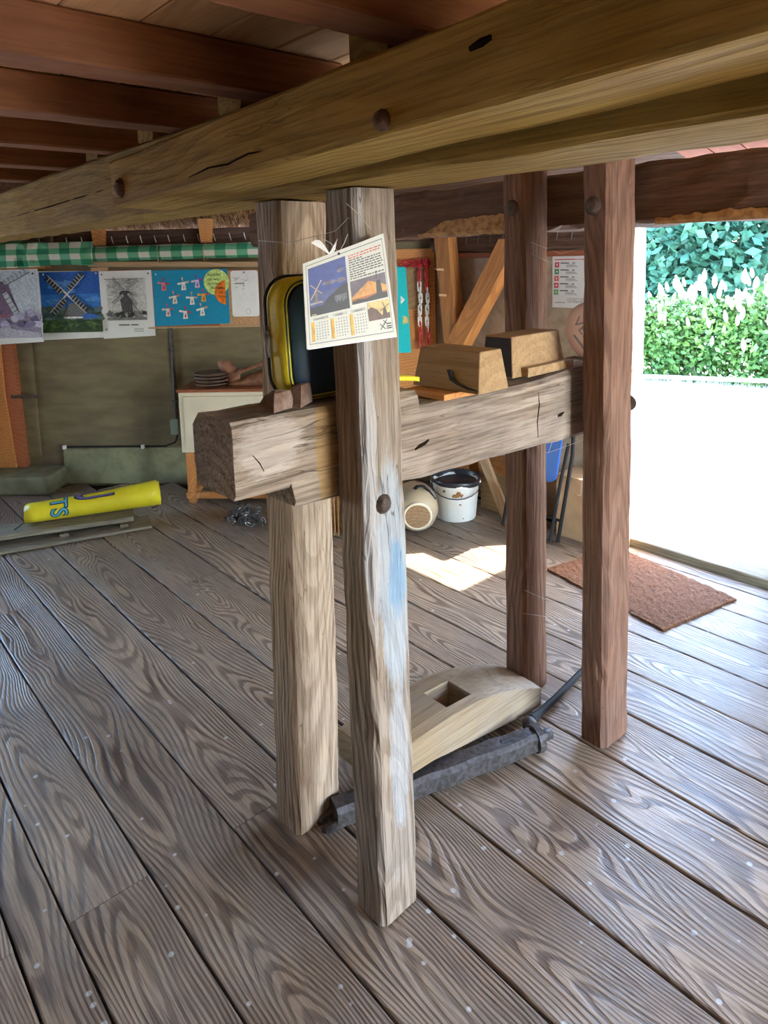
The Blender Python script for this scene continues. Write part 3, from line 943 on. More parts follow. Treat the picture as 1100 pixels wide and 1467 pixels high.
def dark_line(parent, name, pts, r, mat=None):
    b = B()
    k = len(pts)
    b.tube(pts, [r * (0.25 + 0.75 * math.sin(math.pi * (i + .5) / k)) for i in range(k)], 6)
    o = b.build(name, mat or M_crack)
    o.parent = parent
    o.matrix_parent_inverse = parent.matrix_world.inverted()
dark_line(crossb, 'knot_hole', [(1.185, 1.2475, 1.118), (1.20, 1.247, 1.124), (1.22, 1.247, 1.128), (1.235, 1.2475, 1.134)], 0.0055)
dark_line(crossb, 'knot_hole', [(1.80, 1.2475, 1.10), (1.815, 1.247, 1.102), (1.83, 1.2475, 1.106)], 0.006)
dark_line(crossb, 'crack', [(1.70, 1.2475, 1.19), (1.705, 1.247, 1.15), (1.695, 1.247, 1.10), (1.70, 1.2475, 1.05)], 0.0025)
dark_line(crossb, 'crack', [(0.72, 1.2475, 1.20), (0.735, 1.247, 1.18), (0.745, 1.2475, 1.16)], 0.0016)

# ---- the two long beams over the trestle
main_beam = tag(timber('main_beam', (0.985, -1.9, 1.856), (0.985, 5.71, 1.856), 0.222, 0.208, (0, 0, 1), M_olive, None, 0.01, 0.006, 0.09, dents=0.008, seed=5.0),
                'long old olive-brown main beam resting on the two left posts', 'beam')
fb_p0, fb_p1 = (0.786, -0.5, 1.878), (0.786, 1.865, 1.808)
front_beam = tag(timber('front_beam', fb_p0, fb_p1, 0.172, 0.12, (0, 0, 1), M_olive, None, 0.008, 0.004, 0.07, dents=0.004, seed=25.0),
                 'shorter olive beam bolted along the near side of the main beam', 'beam')
bpy.context.view_layer.update()
bolt(front_beam, (0.699, 1.80, 1.795), (-1, 0, 0), 0.02, M_beamd)
bolt(front_beam, (0.699, 0.79, 1.80), (-1, 0, 0), 0.013, M_beamd)
dark_line(front_beam, 'crack', [(0.7005, 1.42, 1.782), (0.70, 1.33, 1.792), (0.70, 1.25, 1.790), (0.70, 1.17, 1.80), (0.7005, 1.08, 1.796)], 0.0022)
dark_line(front_beam, 'knot', [(0.7005, 0.62, 1.86), (0.70, 0.60, 1.863), (0.7005, 0.585, 1.866)], 0.006, M_crack)
dark_line(main_beam, 'crack', [(0.875, 3.6, 1.83), (0.8745, 3.0, 1.838), (0.8745, 2.55, 1.846), (0.875, 2.0, 1.858)], 0.003)
beam2 = tag(timber('rear_beam', (2.145, -1.9, 1.776), (2.145, 3.45, 1.776), 0.2, 0.188, (0, 0, 1), M_beamd, None, 0.014, 0.008, 0.06, dents=0.02, seed=8.0),
            'dark brown beam bolted behind the two far posts, ragged along its lower edge', 'beam')
# split wedge of bark-stripped wood along the lower edge of the rear beam
def split_edge():
    b = B()
    rg = random.Random(4)
    top, bot = [], []
    for i in range(25):
        y = 2.09 - i * 0.0185
        top.append((y, 1.688 + 0.05 * min(1, i / 7) ** 1.5 + 0.012 * max(0, (i - 8) / 16) + rg.uniform(-.004, .004)))
        bot.append((y, 1.683 + rg.uniform(-.003, .003)))
    rings = []
    for (y, zt), (_, zb) in zip(top, bot):
        rings.append([V((2.038, y, zb - .004)), V((2.026 + rg.uniform(-.003, .003), y, zb + .012)), V((2.034, y, zt)), V((2.05, y, zt)), V((2.05, y, zb))])
    b.loft(rings)
    o = b.build('split_edge', M_straw, None)
    o.parent = beam2
    o.matrix_parent_inverse = beam2.matrix_world.inverted()
    o['label'] = 'pale split splintered wood'
bpy.context.view_layer.update()
split_edge()
def ragged_door_edge():
    b = B()
    rg = random.Random(6)
    rings = []
    for i in range(60):
        y = 1.07 - i * 0.011
        zt = 1.695 + 0.018 * abs(mnoise.noise(V((i * .23, 3, 1)))) + 0.006 * rg.random() + 0.008 * min(1, i / 20)
        rings.append([V((2.043, y, 1.680)), V((2.038, y, 1.69)), V((2.041, y, zt)), V((2.05, y, zt)), V((2.05, y, 1.68))])
    b.loft(rings)
    o = b.build('ragged_edge', M_straw, None)
    o.parent = beam2
    o.matrix_parent_inverse = beam2.matrix_world.inverted()
ragged_door_edge()

# ---- joists under the ceiling boards
jl = {0: ('first', 0.83), 1: ('second', 1.33), 2: ('third', 1.80), 3: ('fourth', 2.28), 4: ('fifth', 2.76), -1: ('overhead', 0.34), -2: ('hidden', -0.15), -3: ('hidden', -0.65)}
names = {0: 'red-brown ceiling joist cut by the top edge of the picture', 1: 'widest red-brown ceiling joist below the lit ceiling boards', 2: 'red-brown ceiling joist with a long crack, second below the lit boards',
         3: 'red-brown ceiling joist, third below the lit ceiling boards', 4: 'darkest ceiling joist at the far left over the checked cloth',
         -1: 'ceiling joist overhead just above the picture', -2: 'ceiling joist above the camera', -3: 'ceiling joist behind the camera', 5: 'last ceiling joist at the far end of the ceiling'}
for k in range(-3, 6):
    y = {0: 0.83, 1: 1.333, 2: 1.805, 3: 2.28, 4: 2.76, 5: 3.24, -1: 0.34, -2: -0.15, -3: -0.65}[k]
    o = timber('ceiling_joist', (-1.6, y + 0.05, 2.007), (1.06, y + 0.05, 2.007), 0.098, 0.093, (0, 0, 1), M_joist, None, 0.005, 0.003, 0.12, seed=60.0 + k)
    tag(o, names[k], 'joist', 'joists on the near side of the main beam')
blk_n = {0: 'block-like joist end on the main beam beside the lit ceiling boards', 1: 'block-like joist end on the main beam, middle one in view', 2: 'small block-like joist end on the main beam above the front beam tip',
         3: 'far block-like joist end on the main beam at the left'}
for k in range(0, 4):
    y = {0: 0.975, 1: 1.50, 2: 2.0, 3: 2.46}[k]
    o = timber('joist_end', (0.885, y + 0.06, 2.004), (2.3, y + 0.06, 2.004), 0.11, 0.088, (0, 0, 1), M_olive, None, 0.008, 0.004, 0.12, seed=80.0 + k)
    tag(o, blk_n[k], 'joist', 'joists on the far side of the main beam')

# ================================================================== THINGS ON THE CROSSBEAM
# ---- yellow and navy bag
def rrect(x0, x1, z0, z1, r, n=6):
    pts = []
    for cx_, cz_, a in ((x1 - r, z1 - r, 0), (x0 + r, z1 - r, 90), (x0 + r, z0 + r, 180), (x1 - r, z0 + r, 270)):
        for i in range(n + 1):
            t = math.radians(a + 90 * i / n)
            pts.append((cx_ + r * math.cos(t), cz_ + r * math.sin(t)))
    return pts

bag = thing('carry_bag', 'yellow and navy zipped carry bag leaning behind the calendar post', 'bag', (1.0, 1.345, 1.277))
Mb = Matrix.Rotation(math.radians(-3), 4, 'X')
outer = rrect(-0.14, 0.14, 0.0, 0.282, 0.06)
inner = rrect(-0.128, 0.128, 0.012, 0.270, 0.05)
g = B()
g.loft([[Mb @ V((x, y, z)) for x, z in p] for y, p in ((-0.036, inner), (-0.032, outer), (-0.01, rrect(-0.145, 0.145, -0.0, 0.287, 0.062)), (0.02, rrect(-0.145, 0.145, 0.0, 0.287, 0.062)), (0.04, outer), (0.044, inner))])
g.build('gusset', M_yellow, bag, True)
b = B()
b.loft([[Mb @ V((x, y, z)) for x, z in p] for y, p in ((-0.034, rrect(-0.131, 0.131, 0.010, 0.272, 0.052)), (-0.044, rrect(-0.127, 0.127, 0.015, 0.262, 0.046)), (-0.047, rrect(-0.09, 0.09, 0.045, 0.235, 0.03)))])
b.build('front_panel', M_navy, bag, True)
z1 = B()
z1.tube([Mb @ V((x, 0.03, z)) for x, z in rrect(-0.1475, 0.1475, 0.001, 0.2895, 0.063)], 0.004, 5, True)
zz = z1.build('zip', M_ink, bag)
z2 = B()
z2.tube([Mb @ V((x, -0.0335, z)) for x, z in rrect(-0.135, 0.135, 0.006, 0.276, 0.055)], 0.0022, 5, True)
z2.build('piping', M_navy, bag)
zp = B()
zp.tube([(-0.148, 0.03, 0.155), (-0.155, 0.026, 0.145), (-0.158, 0.024, 0.12), (-0.152, 0.028, 0.105)], 0.005, 6)
zp.tube([(-0.151, 0.03, 0.175), (-0.157, 0.022, 0.165), (-0.151, 0.03, 0.152), (-0.146, 0.036, 0.165)], 0.003, 5, True)
zp.build('zip_puller', M_greyink, zz)
B().loft([[V((0.10 + 0.17 * t_, -0.02, -0.004 + 0.012 * math.sin(t_ * 3.1) + h)) + V((0, w, 0)) for w, h in ((-.012, 0), (.03, 0), (.03, .012), (-.012, .012))] for t_ in (0, .2, .4, .6, .8, .95, 1)]).build('carry_strap', M_yellow, bag, True)

# ---- stones
def stone(name, loc, dims, seed, label, mat=M_stone, rz=0.3):
    rg = random.Random(seed)
    bm = bmesh.new()
    pts = []
    w, d, h = dims
    for x in (-1, 1):
        for y in (-1, 1):
            for z in (0, 1):
                k = 0.68 if z else 1.0
                pts.append((x * w / 2 * k * rg.uniform(.85, 1.1) + (0.12 * w if z else 0), y * d / 2 * k * rg.uniform(.85, 1.1), (h * rg.uniform(.75, 1.05)) if z else 0))
    pts += [(0, 0, h * 1.03)]
    for p in pts:
        bm.verts.new(p)
    bmesh.ops.convex_hull(bm, input=bm.verts[:])
    bmesh.ops.triangulate(bm, faces=bm.faces[:])
    bmesh.ops.subdivide_edges(bm, edges=bm.edges[:], cuts=2, use_grid_fill=True)
    for v in bm.verts:
        n = mnoise.noise(V(v.co) * 60 + V((seed, 0, 0)))
        if v.co.z > 0.002:
            v.co += V((1, 1, 1)) * n * 0.0022
    me = bpy.data.meshes.new(name)
    bm.to_mesh(me)
    bm.free()
    me.materials.append(mat)
    o = bpy.data.objects.new(name, me)
    COL.objects.link(o)
    o.location = loc
    o.rotation_euler = (0, 0, rz)
    return tag(o, label, 'stone', 'stones on the crossbeam')
stone('stone', (0.805, 1.287, 1.279), (0.075, 0.05, 0.042), 1, 'squarish mauve-brown stone nearest the head of the crossbeam', rz=0.25)
stone('stone', (0.872, 1.29, 1.279), (0.075, 0.036, 0.045), 2, 'brown wedge-shaped stone leaning against the navy bag', rz=0.55)

# ---- wooden blocks
def hexblock(name, bot, top, z0, z1, mat, loc):
    b = B()
    (x0, x1, y0, y1), (a0, a1, c0, c1) = bot, top
    ring = lambda X0, X1, Y0, Y1, z: [V((X0, Y0, z)), V((X1, Y0, z)), V((X1, Y1, z)), V((X0, Y1, z))]
    b.loft([ring(x0, x1, y0, y1, z0), ring((x0 * .5 + a0 * .5), (x1 + a1) * .5, (y0 + c0) * .5, (y1 + c1) * .5, (z0 + z1) * .5), ring(a0, a1, c0, c1, z1)])
    return b
pl = tag(bevel(B().box(-0.085, 0.085, -0.075, 0.075, 0, 0.016).build('packing_board', M_orange, None, loc=(1.372, 1.315, 1.2275)), 0.002), 'thin orange-brown board under the nearer wooden block', 'board')
b1 = thing('wooden_block', 'nearer tapered wooden block with a dark split, lying on a thin board', 'wood block', (1.405, 1.285, 1.2445), math.radians(2), 'blocks on the crossbeam')
bb = hexblock('body', (-0.066, 0.062, -0.112, 0.125), (-0.042, 0.048, -0.098, 0.115), 0.0, 0.108, M_tan, None).build('body', M_tan, b1)
bevel(bb, 0.003)
cr = B()
cr.tube([(-0.0585, 0.0, 0.052), (-0.061, -0.012, 0.047), (-0.062, -0.016, 0.033), (-0.064, -0.04, 0.02), (-0.0655, -0.075, 0.012), (-0.0665, -0.112, 0.01)], [0.003, 0.008, 0.007, 0.003, 0.0035, 0.001], 6)
cr.build('split', M_ink, b1)
b2 = thing('wooden_block', 'farther tapered wooden block with a dark end and a lip along its foot', 'wood block', (1.775, 1.345, 1.236), math.radians(2), 'blocks on the crossbeam')
bb = hexblock('body', (-0.15, 0.135, -0.055, 0.065), (-0.135, 0.115, -0.04, 0.06), 0.0, 0.122, M_tan, None).build('body', M_tan, b2)
bevel(bb, 0.003)
bevel(B().box(-0.105, 0.142, -0.078, -0.05, 0.0, 0.028).build('foot_lip', M_tan, b2), 0.002)
ef = B().add([(-0.1512, -0.052, 0.004), (-0.1512, 0.06, 0.004), (-0.1368, 0.055, 0.118), (-0.1368, -0.038, 0.118)], [(0, 3, 2, 1)]).build('dark_end', M_tandark, b2)  # very dark colour laid over the left end face
ef['label'] = 'dark end grain'

# ---- calendar hanging on the front post
c_bl, c_br, c_tr, c_tl = V((0.8129, 1.1693, 1.4202)), V((1.0148, 1.1188, 1.4324)), V((0.9895, 1.1251, 1.6522)), V((0.8106, 1.1698, 1.5927))
_c0 = V((0, 0, 1.6))
c_bl, c_br, c_tr, c_tl = [_c0 + (p - _c0) * 0.985 for p in (c_bl, c_br, c_tr, c_tl)]
cal_o = (c_bl + c_br) / 2
c_n = (c_br - c_bl).cross(c_tl - c_bl).normalized()      # towards the viewer
cal = thing('calendar', 'open windmill wall calendar hanging askew on the front grey post', 'calendar', cal_o)
def bil(s, t, off=0.0):
    p = c_bl * (1 - s) * (1 - t) + c_br * s * (1 - t) + c_tr * s * t + c_tl * (1 - s) * t
    return p + c_n * off - cal_o
pg = B()
for k in range(6):          # stack of loose leaves, each slid a little
    o_ = -0.0135 + k * 0.0024
    e = 0.035 - 0.007 * k
    pg.loft([[bil(s, t, o_) for s, t in ((0.02, -0.012), (1 + e, -0.012 - e * .3), (1 + e, 0.985), (0.03, 0.99))],
             [bil(s, t, o_ + 0.0019) for s, t in ((0.02, -0.012), (1 + e, -0.012 - e * .3), (1 + e, 0.985), (0.03, 0.99))]])
pg.build('pages', M_pages, cal)
ft = B()
ft.loft([[bil(s, t, 0.0006) for s, t in ((0, 0), (1, 0), (1, 1), (0, 1))], [bil(s, t, 0.0018) for s, t in ((0, 0), (1, 0), (1, 1), (0, 1))]])
ft.build('front_page', M_offwhite, cal)

def cal_art():
    P = []
    rg = random.Random(2)
    W, G = (215, 216, 205), (170, 172, 165)
    # frame line
    for a in (rect(.03, .045, .97, .052), rect(.03, .955, .97, .962), rect(.03, .045, .035, .962), rect(.965, .045, .97, .962)):
        P.append((a, (90, 95, 110)))
    # big photograph: night-blue sky, dark trees, water, mill at the left
    P.append((rect(.055, .37, .50, .92), (44, 62, 138)))
    P.append((rect(.055, .37, .50, .62), (66, 76, 128)))
    for i in range(5):
        P.append((blob(rg.uniform(.1, .45), rg.uniform(.66, .8), .05, .02, 10, .3, rg), (98, 92, 120)))
    P.append(([(.2, .47), (.26, .54), (.34, .58), (.44, .64), (.50, .64), (.50, .44), (.2, .44)], (22, 26, 40)))
    P.append((rect(.055, .37, .50, .47), (30, 34, 46)))
    P.append(([(.11, .5), (.15, .5), (.142, .66), (.118, .66)], (120, 105, 98)))
    P.append((line(.07, .56, .2, .75, .012), (190, 170, 150)))
    P.append((line(.07, .73, .2, .6, .012), (150, 130, 120)))
    P.append((rect(.06, .5, .2, .52), (150, 140, 140)))
    for i in range(12):
        P.append((rect(.34 + .012 * i, .46 + rg.uniform(0, .03), .345 + .012 * i, .54), (130, 130, 140)))
    P.append((rect(.07, .375, .12, .39), (180, 170, 120)))
    # sunset photograph
    P.append((rect(.53, .40, .955, .64), (92, 76, 92)))
    P.append(([(.53, .40), (.955, .40), (.955, .52), (.75, .60), (.53, .47)], (205, 140, 62)))
    P.append(([(.53, .40), (.955, .40), (.955, .47), (.53, .45)], (150, 84, 40)))
    P.append(([(.53, .395), (.955, .395), (.955, .45), (.86, .46), (.7, .43), (.6, .44), (.53, .425)], (24, 18, 22)))
    P.append(([(.82, .42), (.90, .42), (.885, .58), (.835, .58)], (22, 18, 24)))
    P.append((line(.84, .6, .85, .68, .008), (30, 24, 30)))
    # small sepia photograph
    P.append((rect(.70, .19, .955, .38), (205, 176, 112)))
    P.append(([(.70, .19), (.955, .19), (.955, .25), (.86, .23), (.80, .3), (.74, .33), (.70, .31)], (84, 48, 28)))
    P.append(([(.86, .2), (.93, .2), (.91, .3), (.88, .3)], (70, 38, 24)))
    P.append((line(.84, .27, .955, .33, .008), (60, 34, 22)))
    P.append((line(.88, .36, .915, .24, .008), (60, 34, 22)))
    # text block
    for i in range(11):
        zz_ = .905 - i * .024
        c = (190, 90, 80) if i < 2 else (72, 72, 74)
        x_ = .535
        while x_ < (.93 if i not in (2, 9) else .7):
            w = rg.uniform(.02, .055)
            P.append((rect(x_, zz_ - .006, min(x_ + w, .945), zz_ + .005), c))
            x_ += w + .009
    # three month tables
    for k, x_ in enumerate((.06, .275, .49)):
        P.append((rect(x_ + .02, .315, x_ + .185, .345), G))
        P.append((rect(x_ + .05, .323, x_ + .14, .333), (110, 110, 112)))
        P.append((rect(x_, .075, x_ + .032, .30), (214, 160, 30)))
        for r_ in range(7):
            for c_ in range(5):
                if (r_, c_) in ((0, 0), (6, 4)):
                    continue
                P.append((rect(x_ + .05 + c_ * .03, .275 - r_ * .031, x_ + .06 + c_ * .03, .287 - r_ * .031), (104, 106, 110)))
    # emblem: crossed sails with two words beside
    for cx_, cz_, s_ in ((.85, .115, .03), (.885, .155, .024)):
        P.append((line(cx_ - s_, cz_ - s_, cx_ + s_, cz_ + s_, .008), (40, 42, 46)))
        P.append((line(cx_ - s_, cz_ + s_, cx_ + s_, cz_ - s_, .008), (40, 42, 46)))
    for zz_ in (.13, .105, .085):
        P.append((rect(.895, zz_, .955, zz_ + .012), (60, 62, 66)))
    vs, fs, cs = [], [], []
    for i, (pts, c) in enumerate(P):
        o = len(vs)
        vs += [bil(s, t, 0.0021 + (0.0003 if i > 4 else 0) + 0.000002 * i) for s, t in pts]
        fs.append(tuple(range(o, o + len(pts))))
        cs.append(rgba(lin(c)))
    me = bpy.data.meshes.new('print')
    me.from_pydata(vs, [], fs)
    me.update()
    at = me.color_attributes.new('ink', 'FLOAT_COLOR', 'CORNER')
    for p in me.polygons:
        for li in p.loop_indices:
            at.data[li].color = cs[p.index]
    me.materials.append(M_print)
    o = bpy.data.objects.new('print', me)
    COL.objects.link(o)
    o.parent = cal
cal_art()
rb = B()
pc = bil(0.32, 1.0, 0.001)
for dx, dz, c_ in ((-0.045, 0.022, 1), (0.02, 0.03, -1)):
    a = [pc + V((dx * t, -0.002 * t, dz * t + 0.008 * math.sin(t * 3.1) * c_)) for t in (0, .25, .5, .75, 1)]
    w_ = [0.002, 0.006, 0.008, 0.006, 0.0005]
    rb.loft([[p + V((0, 0, w)), p + V((0.0, -0.0012, 0)), p - V((0, 0, w)), p + V((0, 0.0012, 0))] for p, w in zip(a, w_)])
rb.build('ribbon', M_white, cal)
wr = B()
wr.tube([bil(.42, .985, .002), bil(.40, 1.03, 0.0), bil(.36, 1.1, -.004), bil(.30, 1.16, -.008)], 0.0008, 4)
wr.tube([bil(.44, .985, .002), bil(.52, 1.05, -.003), bil(.58, 1.12, -0.006)], 0.0008, 4)
wr.build('hanging_wire', M_web, cal)
eye = B()
eye.lathe([(0.0028, 0), (0.0028, 0.0012), (0.001, 0.0014)], 10, Matrix.Translation(bil(.43, .965, .0018)) @ c_n.to_track_quat('Z', 'Y').to_matrix().to_4x4())
eye.build('eyelet', M_ink, cal)

# ================================================================== ON THE FLOOR BETWEEN THE POSTS
def arched_block():
    t = thing('arched_timber', 'pale worn timber with an arched top and a square mortise, lying between the posts', 'timber', (1.155, 1.475, 0.0))
    xs = [0.0, 0.1, 0.2, 0.29, 0.412, 0.52, 0.62, 0.69, 0.740]
    zt = [0.196, 0.2, 0.203, 0.204, 0.196, 0.172, 0.142, 0.112, 0.09]
    zb = [0.10, 0.096, 0.092, 0.078, 0.060, 0.045, 0.03, 0.02, 0.016]
    hx0, hx1, hy0, hy1 = 0.298, 0.410, -0.066, 0.034
    y0, y1 = -0.102, 0.105
    me = bpy.data.meshes.new('body')
    bm = bmesh.new()
    X = sorted(set(xs + [hx0, hx1]))
    def ip(a, x):
        for i in range(len(xs) - 1):
            if xs[i] <= x <= xs[i + 1]:
                return a[i] + (a[i + 1] - a[i]) * (x - xs[i]) / (xs[i + 1] - xs[i])
    Y = [y0, hy0, hy1, y1]
    T = [[bm.verts.new((x, y, ip(zt, x) - (0.006 if y in (y0, y1) else 0))) for y in Y] for x in X]
    Bo = [[bm.verts.new((x, y, ip(zb, x))) for y in Y] for x in X]
    ih = X.index(hx0)
    for i in range(len(X) - 1):
        for j in range(3):
            if i == ih and j == 1 or (hx0 <= X[i] < hx1 and j == 1):
                continue
            bm.faces.new((T[i][j], T[i + 1][j], T[i + 1][j + 1], T[i][j + 1]))
            bm.faces.new((Bo[i][j], Bo[i][j + 1], Bo[i + 1][j + 1], Bo[i + 1][j]))
        bm.faces.new((Bo[i][0], Bo[i + 1][0], T[i + 1][0], T[i][0]))
        bm.faces.new((Bo[i][3], T[i][3], T[i + 1][3], Bo[i + 1][3]))
        if hx0 <= X[i] < hx1:
            bm.faces.new((T[i][1], T[i + 1][1], Bo[i + 1][1], Bo[i][1]))
            bm.faces.new((T[i][2], Bo[i][2], Bo[i + 1][2], T[i + 1][2]))
    ie = X.index(hx1)
    bm.faces.new((T[ih][1], Bo[ih][1], Bo[ih][2], T[ih][2]))
    bm.faces.new((T[ie][1], T[ie][2], Bo[ie][2], Bo[ie][1]))
    for j in range(3):
        bm.faces.new((Bo[0][j], T[0][j], T[0][j + 1], Bo[0][j + 1]))
        bm.faces.new((Bo[-1][j], Bo[-1][j + 1], T[-1][j + 1], T[-1][j]))
    bmesh.ops.recalc_face_normals(bm, faces=bm.faces[:])
    # grain runs along local Y of the part, so the part itself is turned
    R_ = Matrix.Rotation(math.pi / 2, 4, 'Z')
    bm.transform(R_)
    bm.to_mesh(me)
    bm.free()
    me.materials.append(M_trough)
    o = bpy.data.objects.new('body', me)
    COL.objects.link(o)
    o.parent = t
    o.rotation_euler = (0, 0, -math.pi / 2)
    bevel(o, 0.005, 2)
    # rest block beneath the raised end
    return t
arched_block()

# ---- iron shaft
sh = thing('iron_shaft', 'heavy forged iron shaft with a round pin, lying in front of the arched timber', 'iron shaft', (1.05, 1.47, 0.0), math.atan2(1.255 - 1.47, 1.76 - 1.05))
ln = 0.70
rings = []
for i in range(22):
    x = ln * i / 21
    hw = 0.036 + 0.004 * mnoise.noise(V((x * 12, 1, 2))) - (0.006 if x > ln - .06 else 0)
    z0, z1 = 0.004 + 0.002 * mnoise.noise(V((x * 20, 0, 0))), 0.070 + 0.003 * mnoise.noise(V((x * 16, 5, 2)))
    c = 0.012
    rings.append([V((x, -hw + c, z0)), V((x, hw - c, z0)), V((x, hw, z0 + c)), V((x, hw, z1 - c)), V((x, hw - c, z1)), V((x, -hw + c, z1)), V((x, -hw, z1 - c)), V((x, -hw, z0 + c))])
sb = B().loft(rings).build('bar', M_iron, sh)
Mx = Matrix.Translation((ln, 0, 0.037)) @ Matrix.Rotation(math.pi / 2, 4, 'Y')
B().lathe([(0.034, -0.012), (0.043, -0.01), (0.044, 0.012), (0.036, 0.016), (0.001, 0.016)], 16, Mx).build('collar', M_iron, sh, False)
B().lathe([(0.018, 0.0), (0.018, 0.058), (0.012, 0.062), (0.001, 0.062)], 14, Mx).build('pin', M_iron, sh, True)
bevel(B().box(ln - .135, ln - .09, -0.007, 0.007, 0.0685, 0.0732).build('slot', M_ink, sb), 0.004)
jw = B()
for k in (-1, 1):
    jw.tube([(0.03, k * 0.02, 0.03), (-0.005, k * 0.026, 0.02), (-0.03, k * 0.022, 0.014), (-0.04, k * 0.012, 0.01)], [0.016, 0.014, 0.011, 0.007], 7)
jw.build('forked_end', M_iron, sh)

# ---- thin lever rod with a knobbed end
rod = thing('lever_rod', 'thin dark iron lever with a knobbed end beside the arched timber', 'iron rod', (1.79, 1.335, 0.0))
B().tube([(0, 0, 0.035), (0.06, 0.008, 0.03), (0.16, 0.02, 0.026), (0.44, 0.06, 0.02)], [0.017, 0.013, 0.012, 0.011], 8).build('shank', M_black, rod)
kb = B().lathe([(0.001, -0.026), (0.016, -0.022), (0.025, -0.006), (0.026, 0.008), (0.016, 0.022), (0.001, 0.026)], 12, Matrix.Translation((-0.02, -0.005, 0.0285)))
kb.tube([(-0.02, -0.005, 0.03), (-0.05, -0.03, 0.028), (-0.11, -0.045, 0.022), (-0.17, -0.055, 0.016)], [0.018, 0.016, 0.013, 0.01], 8)
kb.build('knob', M_iron, rod, True)

# ---- coir mat
mat_t = thing('door_mat', 'brown coir door mat lying inside the open doorway', 'door mat', (2.693, 1.33, 0.001), math.atan2(-0.099, 0.495))
gx, gy = 26, 36
vs_, fs_ = [], []
rg = random.Random(9)
for j in range(gy + 1):
    for i in range(gx + 1):
        e = 0.004 if (i in (0, gx) or j in (0, gy)) else 0
        wob = (rg.uniform(-1, 1) * 0.004 if e else 0)
        vs_.append((0.505 * i / gx + wob, 0.70 * j / gy + wob, 0.013 + rg.uniform(-.0022, .0022) - e))
nT = len(vs_)
for j in range(gy):
    for i in range(gx):
        a = j * (gx + 1) + i
        fs_.append((a, a + 1, a + gx + 2, a + gx + 1))
per = [i for i in range(gx + 1)] + [(j) * (gx + 1) + gx for j in range(1, gy + 1)] + [gy * (gx + 1) + i for i in range(gx - 1, -1, -1)] + [j * (gx + 1) for j in range(gy - 1, 0, -1)]
for k, a in enumerate(per):
    vs_.append((vs_[a][0], vs_[a][1], 0.0))
for k in range(len(per)):
    k2 = (k + 1) % len(per)
    fs_.append((per[k2], per[k], nT + k, nT + k2))
mesh_obj('mat_body', vs_, fs_, M_coir, mat_t)
hf, hv = [], []
for k in range(2600):
    x, y = rg.uniform(-.004, .509), rg.uniform(-.004, .704)
    if k % 4 == 0:
        x, y = (rg.choice((0, .505)), y) if rg.random() < .55 else (x, rg.choice((0, .70)))
    a = rg.uniform(0, 6.28)
    l = rg.uniform(.008, .022)
    z = rg.uniform(.012, .016)
    o = len(hv)
    w = .0008
    hv += [(x - w * math.sin(a), y + w * math.cos(a), z), (x + w * math.sin(a), y - w * math.cos(a), z), (x + l * math.cos(a), y + l * math.sin(a), z + rg.uniform(-.004, .008))]
    hf.append((o, o + 1, o + 2))
fib = mesh_obj('fibre', hv, hf, M_coirh, mat_t)
fib['kind'] = 'stuff'

# ================================================================== ON AND BEFORE THE FAR WALL
def far_thing(name, label, cat, u, z, d=0.0, group=None):
    return thing(name, label, cat, back_wall_point(u, d, z), RB, group)

def sheet(parent, w, h, mat=None, y0=-0.0028, y1=-0.001, rr=0.0, name='paper', skew=(0, 0, 0, 0)):
    poly = rrect(-w / 2, w / 2, 0, h, rr, 4) if rr else [(-w / 2, skew[0]), (w / 2, skew[1]), (w / 2, h + skew[2]), (-w / 2, h + skew[3])]
    return B().prism(poly, y0, y1).build(name, mat or M_white, parent)

def pins(parent, pts, mat=None):
    for x, z in pts:
        B().lathe([(0.006, 0), (0.0065, 0.003), (0.003, 0.005), (0.0005, 0.0055)], 8, Matrix.Translation((x, -0.0045, z)) @ Matrix.Rotation(math.pi / 2, 4, 'X')).build('pin', mat or M_whitepl, parent, True)

def sails(P, cx_, cz_, l, w, ang, c1, c2):
    for k in range(4):
        a = ang + k * math.pi / 2
        dx, dz = math.cos(a), math.sin(a)
        nx, nz = -dz, dx
        P.append((line(cx_, cz_, cx_ + dx * l, cz_ + dz * l, w * .3), c1))
        p0 = (cx_ + dx * l * .18, cz_ + dz * l * .18)
        p1 = (cx_ + dx * l, cz_ + dz * l)
        P.append(([(p0[0], p0[1]), (p1[0], p1[1]), (p1[0] + nx * w, p1[1] + nz * w), (p0[0] + nx * w, p0[1] + nz * w)], c2))
        for i in range(6):
            f = .22 + i * .13
            P.append((line(cx_ + dx * l * f, cz_ + dz * l * f, cx_ + dx * l * f + nx * w, cz_ + dz * l * f + nz * w, w * .12), c1))

# backing boards the posters are pinned to
bd = tag(B().box(-0.42, 0.42, -0.012, 0.0, 0, 0.40).build('pin_board', M_red), 'red-brown board carrying the blue windmill poster', 'board')
bd.location = back_wall_point(-1.6, 0.001, 1.148); bd.rotation_euler = (0, 0, RB)
B().box(-0.42, 0.42, -0.02, 0.0, -0.008, 0.004).build('edge_strip', M_batten, bd)
ck = B().box(0.10, 0.415, -0.014, -0.0115, 0.006, 0.395).build('cork_sheet', M_cork, bd)
bd2 = tag(B().box(-0.44, 0.44, -0.012, 0.0, 0, 0.40).build('pin_board', M_red), 'red-brown board behind the three windmill pictures at the left', 'board')
bd2.location = back_wall_point(-2.47, 0.001, 1.165); bd2.rotation_euler = (0, 0, RB)

